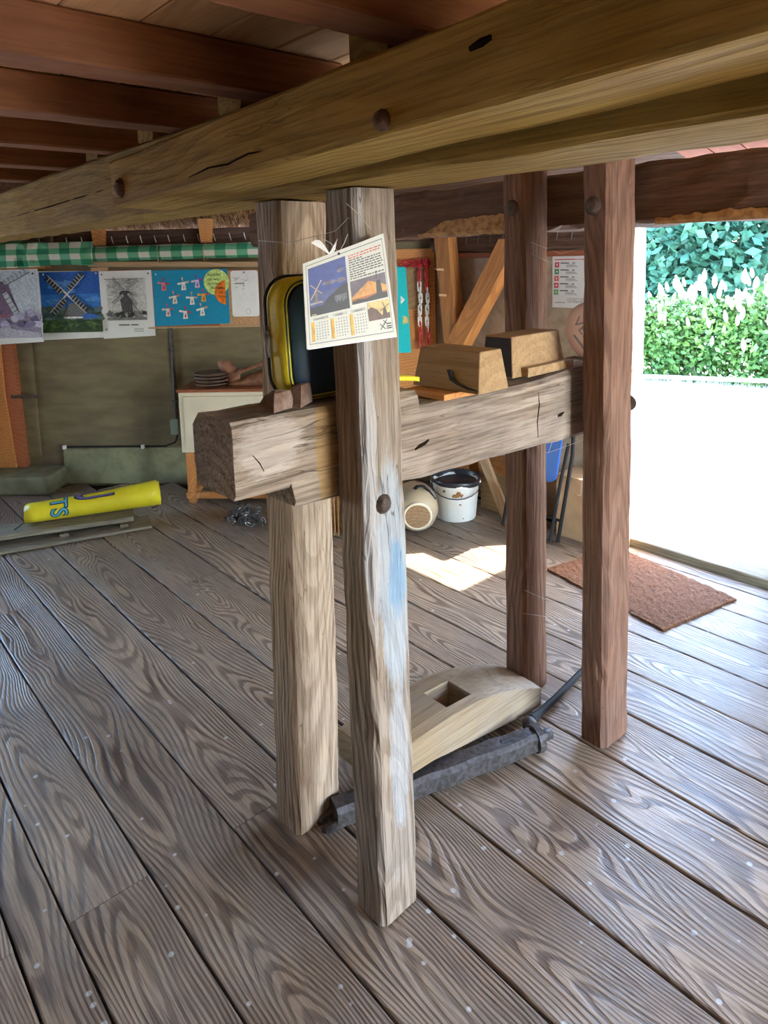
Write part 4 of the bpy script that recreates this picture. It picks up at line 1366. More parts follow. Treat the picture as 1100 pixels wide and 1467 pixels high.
# poster 1: purplish mill photograph, cut by the picture edge
p1 = far_thing('poster', 'faded purplish windmill photograph at the far left edge', 'poster', -3.03, 1.058, 0.10, 'pictures pinned on the far wall')
sheet(p1, 0.54, 0.53, M_white, skew=(-.012, 0.012, 0, 0))
rg = random.Random(21)
P = [(rect(-.262, .045, .262, .522), (186, 196, 208)), (rect(-.262, .045, .262, .2), (150, 140, 165))]
P.append(([(-.2, .2), (.12, .2), (.06, .38), (.05, .42), (-.1, .42), (-.12, .38)], (116, 88, 122)))
P.append((rect(-.2, .19, .13, .215), (150, 96, 120)))
P.append((blob(-.03, .42, .09, .03, 12, .15, rg), (100, 84, 112)))
sails(P, -.02, .4, .26, .04, 0.45, (92, 92, 104), (176, 186, 196))
for i in range(36):
    P.append((blob(rg.uniform(-.25, .25), rg.uniform(.12, .23), .035, .025, 9, .35, rg), rg.choice([(196, 192, 212), (126, 116, 150), (96, 88, 122), (170, 164, 196)])))
P.append(([(-.262, .045), (.262, .045), (.262, .08), (.0, .12), (-.262, .1)], (176, 172, 186)))
art('print', P, M_print, p1, 0.003)
pins(p1, [(.235, .5)], M_ink)

# poster 2: blue sky, mill with crossed sails
p2 = far_thing('poster', 'windmill photograph with crossed sails against deep blue sky', 'poster', -2.578, 1.072, 0.0125, 'pictures pinned on the far wall')
sheet(p2, 0.46, 0.498, M_white, skew=(0, 0.012, -.006, 0))
P = [(rect(-.225, .06, .225, .492), (32, 92, 178)), (rect(-.225, .06, .225, .33), (52, 118, 198))]
for i in range(7):
    P.append((blob(rg.uniform(-.2, .2), rg.uniform(.24, .45), .07, .02, 10, .4, rg), (74, 138, 208)))
P.append(([(-.225, .06), (.225, .06), (.225, .2), (.12, .24), (-.05, .22), (-.225, .24)], (64, 92, 96)))
for i in range(40):
    P.append((blob(rg.uniform(-.22, .22), rg.uniform(.14, .23), .025, .016, 8, .35, rg), rg.choice([(52, 74, 66), (92, 116, 112), (118, 134, 140), (74, 98, 84)])))
P.append(([(-.06, .16), (.12, .16), (.06, .25), (-.01, .27)], (108, 110, 112)))
P.append((rect(-.06, .155, .1, .168), (222, 222, 218)))
P.append((blob(.13, .17, .06, .02, 10, .3, rg), (60, 108, 190)))
sails(P, -.02, .33, .19, .035, math.radians(45), (214, 208, 194), (50, 58, 74))
P.append((rect(-.225, .055, .225, .145), (48, 76, 42)))
for i in range(40):
    P.append((blob(rg.uniform(-.21, .21), rg.uniform(.07, .14), .02, .012, 8, .35, rg), rg.choice([(36, 62, 34), (66, 98, 50), (84, 112, 62)])))
art('print', P, M_print, p2, 0.003)
pins(p2, [(-.19, .475), (.2, .475)])

# poster 3: engraving
p3 = far_thing('poster', 'black and white engraving of a post mill on white paper', 'poster', -2.165, 1.082, 0.0155, 'pictures pinned on the far wall')
sheet(p3, 0.385, 0.478, M_white, skew=(-.008, 0.008, 0, 0))
P = [(rect(-.145, .125, .145, .42), (202, 202, 198))]
for i in range(46):
    z_ = rg.uniform(.28, .41)
    x_ = rg.uniform(-.14, .06)
    P.append((line(x_, z_, x_ + rg.uniform(.03, .08), z_ + rg.uniform(-.01, .015), .003), rg.choice([(120, 120, 120), (88, 88, 88), (160, 160, 158)])))
for i in range(20):
    x_ = rg.uniform(-.14, .14)
    P.append((blob(x_, rg.uniform(.14, .18), .02, .016, 8, .5, rg), rg.choice([(52, 52, 52), (96, 96, 96), (130, 130, 130)])))
P.append((rect(-.145, .125, .145, .145), (120, 120, 118)))
P.append(([(-.03, .18), (.045, .18), (.045, .31), (.03, .335), (-.03, .335), (-.045, .31)], (60, 60, 62)))
for i in range(6):
    P.append((rect(-.028 + i * .012, .185, -.024 + i * .012, .305), (112, 112, 112)))
P.append((line(.045, .25, .11, .16, .006), (60, 60, 60)))
P.append((line(-.02, .18, -.05, .14, .006), (60, 60, 60)))
P.append((line(.015, .18, .015, .145, .008), (50, 50, 50)))
sails(P, .0, .33, .13, .02, math.radians(38), (78, 78, 78), (176, 176, 174))
P.append((rect(-.145, .418, .145, .422), (96, 96, 96)))
P.append((rect(-.06, .088, .02, .096), (60, 60, 60)))
P.append((rect(.03, .088, .085, .096), (70, 70, 70)))
for i in range(3):
    P.append((rect(.05, .062 - i * .01, .12, .066 - i * .01), (140, 140, 140)))
art('print', P, M_print, p3, 0.003)
pins(p3, [(-.17, .455), (.17, .455), (-.165, .06)], M_greyink)

# blue thank-you poster with nine paper mills
p4 = far_thing('poster', 'bright blue thank-you poster with nine small paper windmills', 'poster', -1.695, 1.163, 0.0145, 'pictures pinned on the far wall')
sheet(p4, 0.545, 0.392, plain('blue_card', lin((24, 140, 178)), 0.5, var=0.03), skew=(-.006, .006, 0, 0))
for i, (x, z, c1, c2) in enumerate([(-.195, .30, (196, 50, 60), (226, 120, 130)), (-.05, .30, (206, 180, 150), (232, 226, 214)), (.05, .315, (150, 62, 150), (214, 190, 216)),
                                    (-.12, .205, (206, 130, 120), (226, 222, 206)), (.005, .195, (180, 170, 150), (236, 232, 222)), (.09, .215, (206, 80, 70), (224, 170, 70)),
                                    (-.175, .115, (190, 80, 120), (222, 200, 180)), (-.05, .095, (190, 60, 60), (236, 224, 210)), (.075, .115, (206, 160, 130), (240, 236, 226))]):
    pm = B()
    a0 = rg.uniform(-.3, .3)
    P = []
    for k in range(4):
        a = a0 + k * math.pi / 2
        dx, dz = math.cos(a), math.sin(a)
        P.append(([(0, 0), (dx * .04 - dz * .007, dz * .04 + dx * .007), (dx * .04 + dz * .007, dz * .04 - dx * .007)] if k % 2 else line(dx * .008, dz * .008, dx * .042, dz * .042, .014), c1 if k in (0, 1) else c2))
    P.append(([(-.016, -.052), (.02, -.05), (.013, .005), (-.009, .005)], c2))
    P.append(([(-.002, -.04), (.008, -.04), (.008, -.02), (-.002, -.02)], c1))
    o = art('paper_mill', P, M_print, p4, 0.005)
    o.location = (x, 0, z)
g1 = art('green_circle', [(disc(.19, .30, .092, 28), (198, 222, 130))], M_print, p4, 0.0036)
g2 = art('orange_circle', [([(x, z) for x, z in disc(.262, .225, .088, 30) if x < .268] + [], (232, 120, 30))], M_print, p4, 0.0046)
for k, (s_, x, z) in enumerate((('Bedankt', .125, .345), ('dat we', .125, .312), ('mochten', .122, .282), ('komen', .15, .252))):
    text('writing', s_, 0.029, M_ink, p4, (x, -0.0052, z), shear=0.3)
for k, (s_, x, z) in enumerate((('groep', .198, .252), ('5/6', .205, .222), ('Winter', .198, .19))):
    text('writing', s_, 0.022, M_ink, p4, (x, -0.0062, z), shear=0.2)
pins(p4, [(-.245, .365), (.235, .375)])

# child's drawing on cork
p5 = far_thing('drawing', "white sheet with a faint child's pencil drawing beside the blue poster", 'drawing', -1.303, 1.215, 0.016, 'pictures pinned on the far wall')
sheet(p5, 0.195, 0.325, M_white, rr=0.02)
P = []
for i in range(14):
    x_, z_ = rg.uniform(-.06, .02), rg.uniform(.19, .27)
    P.append((line(x_, z_, x_ + rg.uniform(-.03, .03), z_ + rg.uniform(-.02, .02), .0025), (110, 92, 86)))
for i in range(16):
    x_, z_ = rg.uniform(-.03, .085), rg.uniform(.1, .3)
    P.append((line(x_, z_, x_ + rg.uniform(-.02, .02), z_ + rg.uniform(.01, .05), .0015), (186, 184, 192)))
P.append((line(-.07, .235, .0, .235, .006), (86, 66, 56)))
for k in range(14):
    a = k * 2 * math.pi / 14
    P.append((line(.02 + .016 * math.cos(a), .035 + .02 * math.sin(a), .02 + .016 * math.cos(a + .45), .035 + .02 * math.sin(a + .45), .002), (120, 112, 108)))
art('pencil_marks', P, M_print, p5, 0.0032)['kind'] = 'stuff'
pins(p5, [(0.0, .312)], M_greyink)

# ---- checked oilcloth roll, its rail and hanger
cl = thing('oilcloth_roll', 'green and white checked oilcloth rolled up above the pictures', 'cloth', back_wall_point(-1.83, 0.15, 1.655), RB)
rings = []
for i in range(34):
    x = -1.55 + i * 2.3 / 33
    f = max(0.0, (-0.42 - x)) / 1.1
    r = 0.052 + 0.045 * min(1, f * 1.4) + 0.004 * mnoise.noise(V((x * 5, 0, 0)))
    ring = []
    for j in range(18):
        a = 2 * math.pi * j / 18
        w = 1 + 0.07 * mnoise.noise(V((math.cos(a) * 1.5, math.sin(a) * 1.5, x * 3)))
        ring.append(V((x, 0.75 * r * w * math.cos(a) - 0.01, r * w * math.sin(a) + 0.025 + 0.035 * min(1, f))))
    rings.append(ring)
B().loft(rings).build('roll', M_check, cl, True)
fl_ = B()
rings = []
for i in range(12):
    x = -1.5 + i * 1.05 / 11
    rings.append([V((x, -0.085 + .01 * math.sin(i * 1.3), 0.11)), V((x, -0.105 + .012 * math.sin(i * 1.7), 0.03)), V((x, -0.09 + .012 * math.sin(i), -0.05 + .008 * math.sin(i * .9))), V((x, -0.087 + .012 * math.sin(i), -0.05 + .008 * math.sin(i * .9))), V((x, -0.1 + .012 * math.sin(i * 1.7), 0.03)), V((x, -0.08, 0.11))])
fl_.loft(rings).build('loose_fold', M_check, cl, True)
for x in (-0.02, 0.3):
    B().tube([(x, -0.052, 0.02), (x, -0.04, 0.07), (x, 0.03, 0.08), (x, 0.035, -0.03), (x, -0.035, -0.04), (x + .004, -0.056, 0.0)], 0.0028, 5, True).build('string', M_batten, cl)
sr = timber('shelf_rail', back_wall_point(-2.37, 0.09, 1.612), back_wall_point(-1.02, 0.09, 1.578), 0.10, 0.036, (0, 0, 1), M_batten, None, 0.003, 0.001, 0.2)
tag(sr, 'pale wooden rail below the checked oilcloth roll', 'rail')
sr2 = timber('shelf_rail', back_wall_point(-3.3, 0.10, 1.612), back_wall_point(-2.68, 0.10, 1.606), 0.08, 0.034, (0, 0, 1), M_orange, None, 0.003, 0.001, 0.2)
tag(sr2, 'short orange-brown rail below the cloth at the left edge', 'rail')
bt = timber('batten', back_wall_point(-2.36, 0.11, 1.572), back_wall_point(-2.25, 0.11, 1.578), 0.03, 0.026, (0, 0, 1), M_batten, None, 0.003, 0.001, 0.05)
tag(bt, 'short loose batten end above the engraving poster', 'batten')
hg = timber('hanger', back_wall_point(-2.585, 0.215, 1.60), back_wall_point(-2.565, 0.215, 1.90), 0.02, 0.012, (SQ, SQ, 0), M_beamd, None, 0.002, 0.0005, 0.1)
tag(hg, 'thin dark upright strip holding the checked cloth', 'strip')

# ---- corner post, concrete foot, strap
cp = thing('corner_post', 'orange-stained corner post standing on the concrete foot at the left edge', 'post', back_wall_point(-3.12, 0.036, 0.135), RB)
B().prism([(-0.12, 0.0), (0.12, 0.0), (0.10, 1.0), (0.075, 1.6), (-0.12, 1.6)], -0.035, 0.03).build('shaft', M_red, cp)
bevel(B().prism([(-0.12, 0.0), (0.055, 0.0), (0.02, 0.55), (0.025, 1.2), (-0.12, 1.2)], -0.05, -0.035).build('face_board', M_orange, cp), 0.004)
B().box(0.06, 0.26, -0.045, -0.036, 0.52, 0.545).build('iron_strap', M_ironrust, cp)
ft = bevel(B().box(-0.5, 0.25, -0.29, 0.03, 0, 0.132).build('concrete_foot', M_conc), 0.018, 3)
ft.location = back_wall_point(-2.95, 0.03, 0.001); ft.rotation_euler = (0, 0, RB)
tag(ft, 'low mossy concrete foot under the orange corner post', 'concrete block')

# ---- stacked boards on the floor with the yellow roll
brd = [((0.05, 4.59, 0.012), (1.63, 4.115, 0.012), 0.20, 0.022, 'lowest grey board of the stack lying along the floor at the left'),
       ((0.15, 4.72, 0.062), (1.56, 4.20, 0.062), 0.20, 0.03, 'topmost grey board of the floor stack, under the yellow roll')]
for a, b_, w, t_, lb in brd:
    tag(timber('floor_board', a, b_, w, t_, (0, 0, 1), M_oldboard, None, 0.004, 0.003, 0.06, dents=0.004), lb, 'board', 'boards stacked on the floor')
for k, s in enumerate((0.35, 0.72, 0.93)):
    a, b_ = V((0.1, 4.655, 0)), V((1.60, 4.16, 0))
    p = a.lerp(b_, s)
    o = timber('spacer', (p.x - .03, p.y - .09, 0.0345), (p.x + .03, p.y + .09, 0.0345), 0.05, 0.02, (0, 0, 1), M_oldboard, None, 0.002, 0.001)
    tag(o, ['wooden spacer between the boards nearest the left edge', 'wooden spacer between the boards below the middle of the yellow roll', 'wooden spacer between the boards near their right ends'][k], 'spacer', 'spacers in the board stack')

# yellow vinyl roll
ra, rb_ = V((1.02, 4.435, 0.079)), V((1.72, 4.20, 0.079))
rl = thing('vinyl_roll', 'yellow printed vinyl sheet rolled up on the grey boards', 'rolled sheet', ra, math.atan2(rb_.y - ra.y, rb_.x - ra.x))
RLEN = (rb_ - ra).length
def roll_pt(x, turn, rad=1.0):
    flare = 0.014 * (x / RLEN) ** 2
    r = (0.062 + flare) * rad
    a = turn * 2 * math.pi
    return V((x, -math.cos(a) * r, r + 0.004 + math.sin(a) * r * (0.92 + .12 * (x / RLEN))))
vsr, fsr = [], []
nx_, nt_ = 16, 44
for i in range(nx_ + 1):
    x = RLEN * i / nx_
    for j in range(nt_ + 1):
        t_ = 0.30 - 1.55 * j / nt_
        slant = 0.02 * (j / nt_) * (1 if i > nx_ / 2 else -1) * (abs(i - nx_ / 2) / (nx_ / 2))
        vsr.append(roll_pt(x + slant, t_, 1.0 - 0.10 * j / nt_))
for i in range(nx_):
    for j in range(nt_):
        a = i * (nt_ + 1) + j
        fsr.append((a, a + nt_ + 1, a + nt_ + 2, a + 1))
ro = mesh_obj('sheet', vsr, fsr, M_vinyl, rl, True)
sm = ro.modifiers.new('thick', 'SOLIDIFY'); sm.thickness = 0.0022; sm.offset = 0

def roll_text(name, body, size, x0, turn0, mat, rad, grow=0.0, sx=1.0, sy=1.0):
    """print on the outside of the roll: letters stand along the roll, the line runs round it"""
    c = bpy.data.curves.new(name, 'FONT')
    c.body = body
    c.size = size
    c.offset = grow
    tmp = bpy.data.objects.new(name + '_curve', c)
    COL.objects.link(tmp)
    bpy.context.view_layer.update()
    me = bpy.data.meshes.new_from_object(tmp.evaluated_get(bpy.context.evaluated_depsgraph_get()))
    bpy.data.objects.remove(tmp)
    bm = bmesh.new()
    bm.from_mesh(me)
    bmesh.ops.triangulate(bm, faces=bm.faces[:])
    for _ in range(3):
        bmesh.ops.subdivide_edges(bm, edges=[e for e in bm.edges if e.calc_length() > 0.02], cuts=1)
        bmesh.ops.triangulate(bm, faces=bm.faces[:])
    for v in bm.verts:
        v.co = roll_pt(x0 + v.co.y * sy, turn0 - v.co.x * sx / (2 * math.pi * 0.066), rad)
    bm.to_mesh(me)
    bm.free()
    me.materials.clear()
    me.materials.append(mat)
    o = bpy.data.objects.new(name, me)
    COL.objects.link(o)
    o.parent = rl
    return o
roll_text('letter_outline', 'TS', 0.13, 0.13, 0.245, M_navy, 1.03, 0.006)
roll_text('letter_print', 'TS', 0.13, 0.13, 0.245, M_vinblue, 1.045)
roll_text('letter_outline', 'U', 0.16, 0.27, 0.30, M_navy, 1.03, 0.006, 0.7, 1.9)
roll_text('letter_print', 'U', 0.16, 0.27, 0.30, M_vinpurple, 1.045, 0.0, 0.7, 1.9)
cd = B()
cd.tube([(-0.006, -0.03, 0.05), (-0.02, -0.045, 0.03), (-0.045, -0.055, 0.012), (-0.07, -0.075, 0.004)], 0.004, 5)
cd.build('tie_cord', M_ink, rl)
cd = B()
cd.tube([(0.0, -0.02, 0.09), (-0.012, -0.03, 0.06), (-0.005, 0.02, 0.035)], 0.004, 5)
cd.build('tie_cord', M_ink, rl)
cd = B()
cd.tube([(RLEN - .01, 0.0, 0.02), (RLEN + .005, -0.03, 0.008), (RLEN - .04, -0.065, 0.004)], 0.004, 5)
cd.build('tie_cord', M_ink, rl)

# ---- cream cabinet door leaning on a pine stand
cb = thing('cabinet', 'cream painted cabinet on a pine stand, half hidden by the crossbeam head', 'cabinet', back_wall_point(-1.28, 0.29, 0.0), RB)
bevel(B().box(-0.39, 0.42, -0.17, 0.17, 0.345, 0.755).build('body', M_cream, cb), 0.006)
dr = bevel(B().box(-0.355, 0.39, -0.186, -0.168, 0.375, 0.73).build('door', M_cream, cb), 0.004)
bevel(B().box(-0.40, 0.43, -0.18, 0.17, 0.755, 0.775).build('top', M_red, cb), 0.003)
for x in (-0.335, 0.37):
    for y in (-0.16, 0.14):
        B().box(x - .025, x + .025, y - .02, y + .02, 0.0, 0.346).build('leg', M_orange, cb)
B().box(-0.37, 0.40, -0.19, -0.155, 0.035, 0.075).build('stretcher', M_orange, cb)
B().box(-0.36, -0.31, -0.13, 0.12, 0.05, 0.09).build('stretcher', M_orange, cb)
bk = tag(bevel(B().box(-0.12, 0.12, -0.1, 0.1, 0, 0.2).build('black_crate', M_black), 0.006), 'small black crate tucked under the cream cabinet', 'crate')
bk.location = back_wall_point(-1.30, 0.29, 0.001); bk.rotation_euler = (0, 0, RB)
for k in range(4):
    d0 = B().lathe([(0.02, 0), (0.108, 0.004), (0.118, 0.012), (0.118, 0.019), (0.1, 0.022), (0.001, 0.022)], 24).build('disc', M_plate, None)
    d0.location = back_wall_point(-1.485 + 0.006 * (k % 2), 0.30 + 0.004 * k, 0.7765 + 0.0235 * k)
    tag(d0, ['lowest dark brown disc in the stack on the cabinet', 'second dark brown disc from the bottom of the stack', 'third dark brown disc from the bottom of the stack', 'topmost dark brown disc of the stack on the cabinet'][k], 'disc', 'brown discs stacked on the cabinet')
lt = thing('folded_leather', 'folded brown leather pieces lying on the cream cabinet', 'leather', back_wall_point(-1.21, 0.30, 0.777), RB)
rings = []
for i in range(14):
    t_ = i / 13
    x = -0.13 + 0.32 * t_
    h = 0.03 + 0.11 * t_ ** 0.8
    rings.append([V((x, -0.07, 0.0)), V((x - 0.01, -0.085 + .012 * math.sin(i), h * .35)), V((x, -0.06, h * .62 + .008 * math.sin(i * 1.7))), V((x + .02, -0.02, h + .006 * math.sin(i * 2.1))), V((x + .02, 0.05, h * .9)), V((x, 0.08, 0.0))])
B().loft(rings).build('lower_fold', M_leather, lt, True)
rings = []
for i in range(12):
    t_ = i / 11
    z = 0.0 + 0.165 * t_
    w = 0.03 + 0.03 * math.sin(t_ * 2.6)
    x = -0.135 - 0.02 * t_ + 0.02 * math.sin(t_ * 5)
    rings.append([V((x - w, -0.03, z)), V((x, -0.05 - .012 * math.sin(i), z)), V((x + w, -0.03 + .01 * math.sin(i * 1.4), z)), V((x + w * .8, 0.0, z)), V((x, -0.02, z)), V((x - w * .8, 0.0, z))])
B().loft(rings).build('upright_fold', M_leather, lt, True)
rings = []
for i in range(12):
    t_ = i / 11
    x = -0.09 + 0.26 * t_
    z = 0.075 + 0.09 * t_
    rings.append([V((x, -0.10, z)), V((x, -0.105, z + .01)), V((x + .01, -0.06, z + .03 + .006 * math.sin(i * 2))), V((x + .01, 0.0, z + .02)), V((x, 0.0, z + .012)), V((x, -0.06, z + .016))])
B().loft(rings).build('upper_fold', M_leather, lt, True)

# ---- heap of steel chain
ch = thing('chain_heap', 'heap of dark steel chain on the floor below the crossbeam head', 'chain', (2.08, 3.72, 0.0))
rg = random.Random(77)
cb_ = B()
for k in range(110):
    a, r_ = rg.uniform(0, 6.28), abs(rg.gauss(0, .06))
    x, y = 0.115 * math.cos(a) * min(1, r_ / .08) * rg.uniform(.4, 1.1), 0.15 * math.sin(a) * min(1, r_ / .08) * rg.uniform(.4, 1.1)
    z = max(0.008, (0.095 - 0.5 * math.hypot(x, y)) * rg.random())
    q = V((rg.gauss(0, 1), rg.gauss(0, 1), rg.gauss(0, 1))).normalized()
    q2 = q.cross(V((rg.gauss(0, 1), rg.gauss(0, 1), rg.gauss(0, 1)))).normalized()
    cb_.tube([V((x, y, max(z, .012))) + q * .025 * math.cos(t_) + q2 * .014 * math.sin(t_) for t_ in [i * math.pi / 4 for i in range(8)]], 0.0055, 5, True)
for i, v in enumerate(cb_.v):
    if v.z < 0.001:
        v.z = 0.001
lk = cb_.build('links', M_chain, ch)
lk['kind'] = 'stuff'

# ---- besom broom seen between the two left posts
br = thing('besom_broom', 'straw besom broom standing between the two left posts in the background', 'broom', (2.36, 3.16, 0.0))
bs = B()
for k in range(110):
    a = rg.uniform(0, 6.28)
    r0, r1 = rg.uniform(0, .085), rg.uniform(0, .03)
    p0 = V((r0 * math.cos(a), r0 * math.sin(a), 0.004 + rg.uniform(0, .03)))
    p1 = V((r1 * math.cos(a), r1 * math.sin(a), 0.42))
    bs.tube([p0, p0.lerp(p1, .5) + V((rg.uniform(-.012, .012), rg.uniform(-.012, .012), 0)), p1], [0.003, 0.003, 0.002], 4)
bo = bs.build('bristles', M_straw, br)
bo['kind'] = 'stuff'
B().tube([(0, 0, 0.38), (0.0, 0.0, 0.95)], 0.014, 8).build('handle', M_beamd, br)
for z in (0.36, 0.40):
    B().lathe([(0.034, z - .006), (0.037, z), (0.034, z + .006)], 12).build('binding', M_batten, br)

# ---- cream crock lying on its side
ax = V((-0.62, -0.76, -0.12)).normalized()
ck_ = thing('cream_crock', 'cream crock lying on its side with a round wooden lid, beside the white bucket', 'crock', (2.72, 2.86, 0.0))
Mx = Matrix.Translation((-0.01, -0.01, 0.137)) @ ax.to_track_quat('Z', 'X').to_matrix().to_4x4()
B().lathe([(0.001, -0.19), (0.08, -0.185), (0.115, -0.15), (0.13, -0.08), (0.13, 0.0), (0.115, 0.05), (0.095, 0.075), (0.08, 0.08), (0.001, 0.08)], 28, Mx).build('body', M_crock, ck_, True)
Mr = Mx @ Matrix.Translation((0.0, 0.0, 0.0))
rim = B()
rim.tube([Mx @ V((0.078 * math.cos(t_), 0.078 * math.sin(t_), 0.083)) for t_ in [i * math.pi / 12 for i in range(24)]], 0.008, 8, True)
rim.build('rim', M_cream, ck_, True)
B().lathe([(0.072, 0.078), (0.072, 0.088), (0.001, 0.088)], 24, Mx).build('wooden_lid', M_lid, ck_)
hd = B()
for o_ in (-0.05, -0.08):
    hd.tube([V((-0.06, 0.05, 0.20)) + V((0.13 * f, -0.10 * f + o_ * .5, 0.085 * math.sin(f * math.pi))) for f in (0, .2, .4, .6, .8, 1)], 0.006, 6)
hd.build('handle', M_black, ck_)

# ---- white bucket
bu = thing('bucket', 'white enamel bucket with rust spots, black liner and wire handle', 'bucket', (3.06, 2.86, 0.0))
B().lathe([(0.001, 0.002), (0.118, 0.002), (0.124, 0.01), (0.142, 0.215), (0.150, 0.222), (0.150, 0.238), (0.142, 0.240), (0.134, 0.22), (0.115, 0.02), (0.001, 0.018)], 32).build('pail', M_enamel, bu, True)
li = B()
rings = []
for r_, z in ((0.1505, 0.225), (0.1535, 0.24), (0.1525, 0.252), (0.148, 0.257), (0.142, 0.25), (0.132, 0.2), (0.11, 0.14), (0.002, 0.13)):
    rings.append([V(((r_ + .003 * math.sin(5 * a + z * 40)) * math.cos(a), (r_ + .003 * math.sin(5 * a + z * 40)) * math.sin(a), z + .005 * math.sin(a * 2 + 1) * (r_ > .12))) for a in [j * math.pi / 16 for j in range(32)]])
li.loft(rings, cap=True).build('liner', M_bag, bu, True)
hn = B()
hn.tube([(0.0 + .165 * math.cos(t_) * .72 + 0.0, -.165 * math.cos(t_) * .70 - 0.055 * math.sin(t_) - .02 * math.sin(t_), 0.225 - 0.075 * math.sin(t_)) if False else
         (0.108 * math.cos(t_) - 0.115 * math.sin(t_), -0.108 * math.cos(t_) - 0.115 * math.sin(t_), 0.222 - 0.06 * math.sin(t_)) for t_ in [i * math.pi / 10 for i in range(11)]], 0.0032, 6)
hn.build('wire_handle', M_iron, bu)
for s_ in (1, -1):
    B().lathe([(0.012, -.004), (0.012, .004), (0.004, .007)], 10, Matrix.Translation((0.106 * s_, -0.106 * s_, 0.222)) @ V((s_, -s_, 0)).to_track_quat('Z', 'Y').to_matrix().to_4x4()).build('ear', M_cream, bu)
ru = B()
for ang, z, sx, sz in ((-2.28, .185, .018, .016), (-2.42, .175, .02, .012), (-2.15, .178, .01, .01), (-2.2, .12, .007, .005), (-2.05, .03, .006, .003), (-2.9, .20, .009, .008)):
    poly = blob(0, 0, sx, sz, 12, .35, rg)
    rr_ = 0.1245 + (z / .215) * .0185 + .0012
    ru.add([(rr_ * math.cos(ang + px / rr_), rr_ * math.sin(ang + px / rr_), z + pz) for px, pz in poly], [tuple(range(12))])
ru.build('rust_spots', M_rust, bu)

# ---- wooden box, slats and cardboard box along the door wall
wb = thing('wooden_box', 'plain pine box standing behind the white bucket', 'box', (3.38, 2.72, 0.0), RR)
bevel(B().box(-0.13, 0.13, -0.10, 0.10, 0, 0.25).build('body', M_tan, wb), 0.004)
bevel(B().box(-0.14, 0.14, -0.11, 0.11, 0.25, 0.30).build('lid', M_orange, wb), 0.004)
sl_ = timber('leaning_slat', (3.14, 2.50, 0.012), (3.245, 2.89, 0.52), 0.07, 0.018, (-0.9, 0.1, 0.25), M_batten, None, 0.003, 0.001, 0.1)
tag(sl_, 'pale wooden slat leaning behind the bucket below the crossbeam', 'slat')
cbx = thing('cardboard_box', 'brown cardboard box by the wall between the two far posts', 'box', (3.345, 2.10, 0.0), RR + 0.03)
bevel(B().box(-0.16, 0.22, -0.09, 0.12, 0.0, 0.36).build('carton', M_card, cbx), 0.003)
B().prism([(-0.22, 0.30), (-0.16, 0.36), (-0.16, 0.355), (-0.22, 0.295)], -0.09, 0.12).build('flap', M_card, cbx)
cs = thing('shelf', 'dark narrow shelf on the door wall under the pink disc', 'shelf', (3.39, 2.14, 0.985), RR)
B().box(-0.17, 0.26, -0.1, 0.105, 0.0, 0.02).build('shelf_board', M_beamd, cs)
for x in (-0.12, 0.2):
    B().prism([(x - .01, 0.0), (x + .01, 0.0), (x + .01, -0.1), (x - .01, -0.1)], 0.06, 0.105).build('bracket', M_beamd, cs)

# folding chairs
def folding_chair(loc, rz, lean, seat, label):
    t = thing('folding_chair', label, 'chair', loc, rz)
    Ml = Matrix.Rotation(lean, 4, 'X')
    for s in (-1, 1):
        B().tube([Ml @ V((s * .19, 0, 0.012)), Ml @ V((s * .2, 0, 0.5)), Ml @ V((s * .17, 0, 0.76)), Ml @ V((s * .1, 0, 0.8))], 0.011, 8).build('leg', M_black, t)
        B().tube([Ml @ V((s * .165, -0.04, 0.012)), Ml @ V((s * .17, -0.03, 0.35)), Ml @ V((s * .175, -0.015, 0.56))], 0.010, 8).build('leg', M_black, t)
    B().tube([Ml @ V((-.19, 0, 0.13)), Ml @ V((.19, 0, 0.13))], 0.008, 6).build('stretcher', M_black, t)
    o = B().loft([[Ml @ V((x, y, z)) for x, z in rrect(-.15, .15, .33, .70, .05)] for y in (-.052, -.035)]).build('seat', seat, t)
    bevel(o, 0.005)
    o = B().loft([[Ml @ V((x, y, z)) for x, z in rrect(-.165, .165, .63, .80, .04)] for y in (-.012, .008)]).build('backrest', seat, t)
    bevel(o, 0.004)
    return t
folding_chair((3.14, 2.36, 0.0), RR, math.radians(-14), M_blueplastic, 'folded chair with a bright blue seat between the two far posts')

# ---- pine framing at the corner of the room
tag(timber('corner_strut', (3.41, 3.06, 0.003), (3.41, 3.275, 1.92), 0.13, 0.088, (-1, 0, 0), M_orange, None, 0.005, 0.002), 'upright orange pine strut with two pegs in the room corner', 'strut')
for z, y in ((1.345, 3.215), (1.515, 3.235)):
    o = B().tube([(0, 0.0, 0), (0.0, -0.07, 0.008)], 0.009, 8).build('coat_peg', M_batten)
    o.location = (3.367, y, z); o.rotation_euler = (0, 0, RR)
    tag(o, 'lower wooden peg on the orange corner strut' if z < 1.4 else 'upper wooden peg on the orange corner strut', 'peg', 'pegs on the corner strut')
tag(timber('diagonal_brace', (3.40, 3.13, 1.025), (3.40, 2.70, 1.66), 0.135, 0.10, (-1, 0, 0), M_orange, None, 0.006, 0.002), 'diagonal orange pine brace across the grey door wall', 'brace')
pnl = bevel(B().box(-0.36, 0.30, -0.03, 0, 0.3, 1.66).build('wood_panel', M_orange), 0.004)
pnl.location = back_wall_point(-0.26, 0.001, 0); pnl.rotation_euler = (0, 0, RB)
tag(pnl, 'orange varnished wooden panel in the room corner behind the hanging chain', 'panel')
nb = B().prism([(-0.16, 0.0), (0.1, 0.0), (0.07, 0.3), (-0.16, 0.3)], -0.012, 0).build('notice_panel', M_tan)
nb.location = back_wall_point(-0.09, 0.034, 1.245); nb.rotation_euler = (0, 0, RB)
tag(nb, 'small tan plywood panel behind the red and white chain', 'panel')
cy = far_thing('cyan_poster', 'bright cyan card poster half hidden behind the calendar post', 'poster', -0.30, 0.94, 0.05)
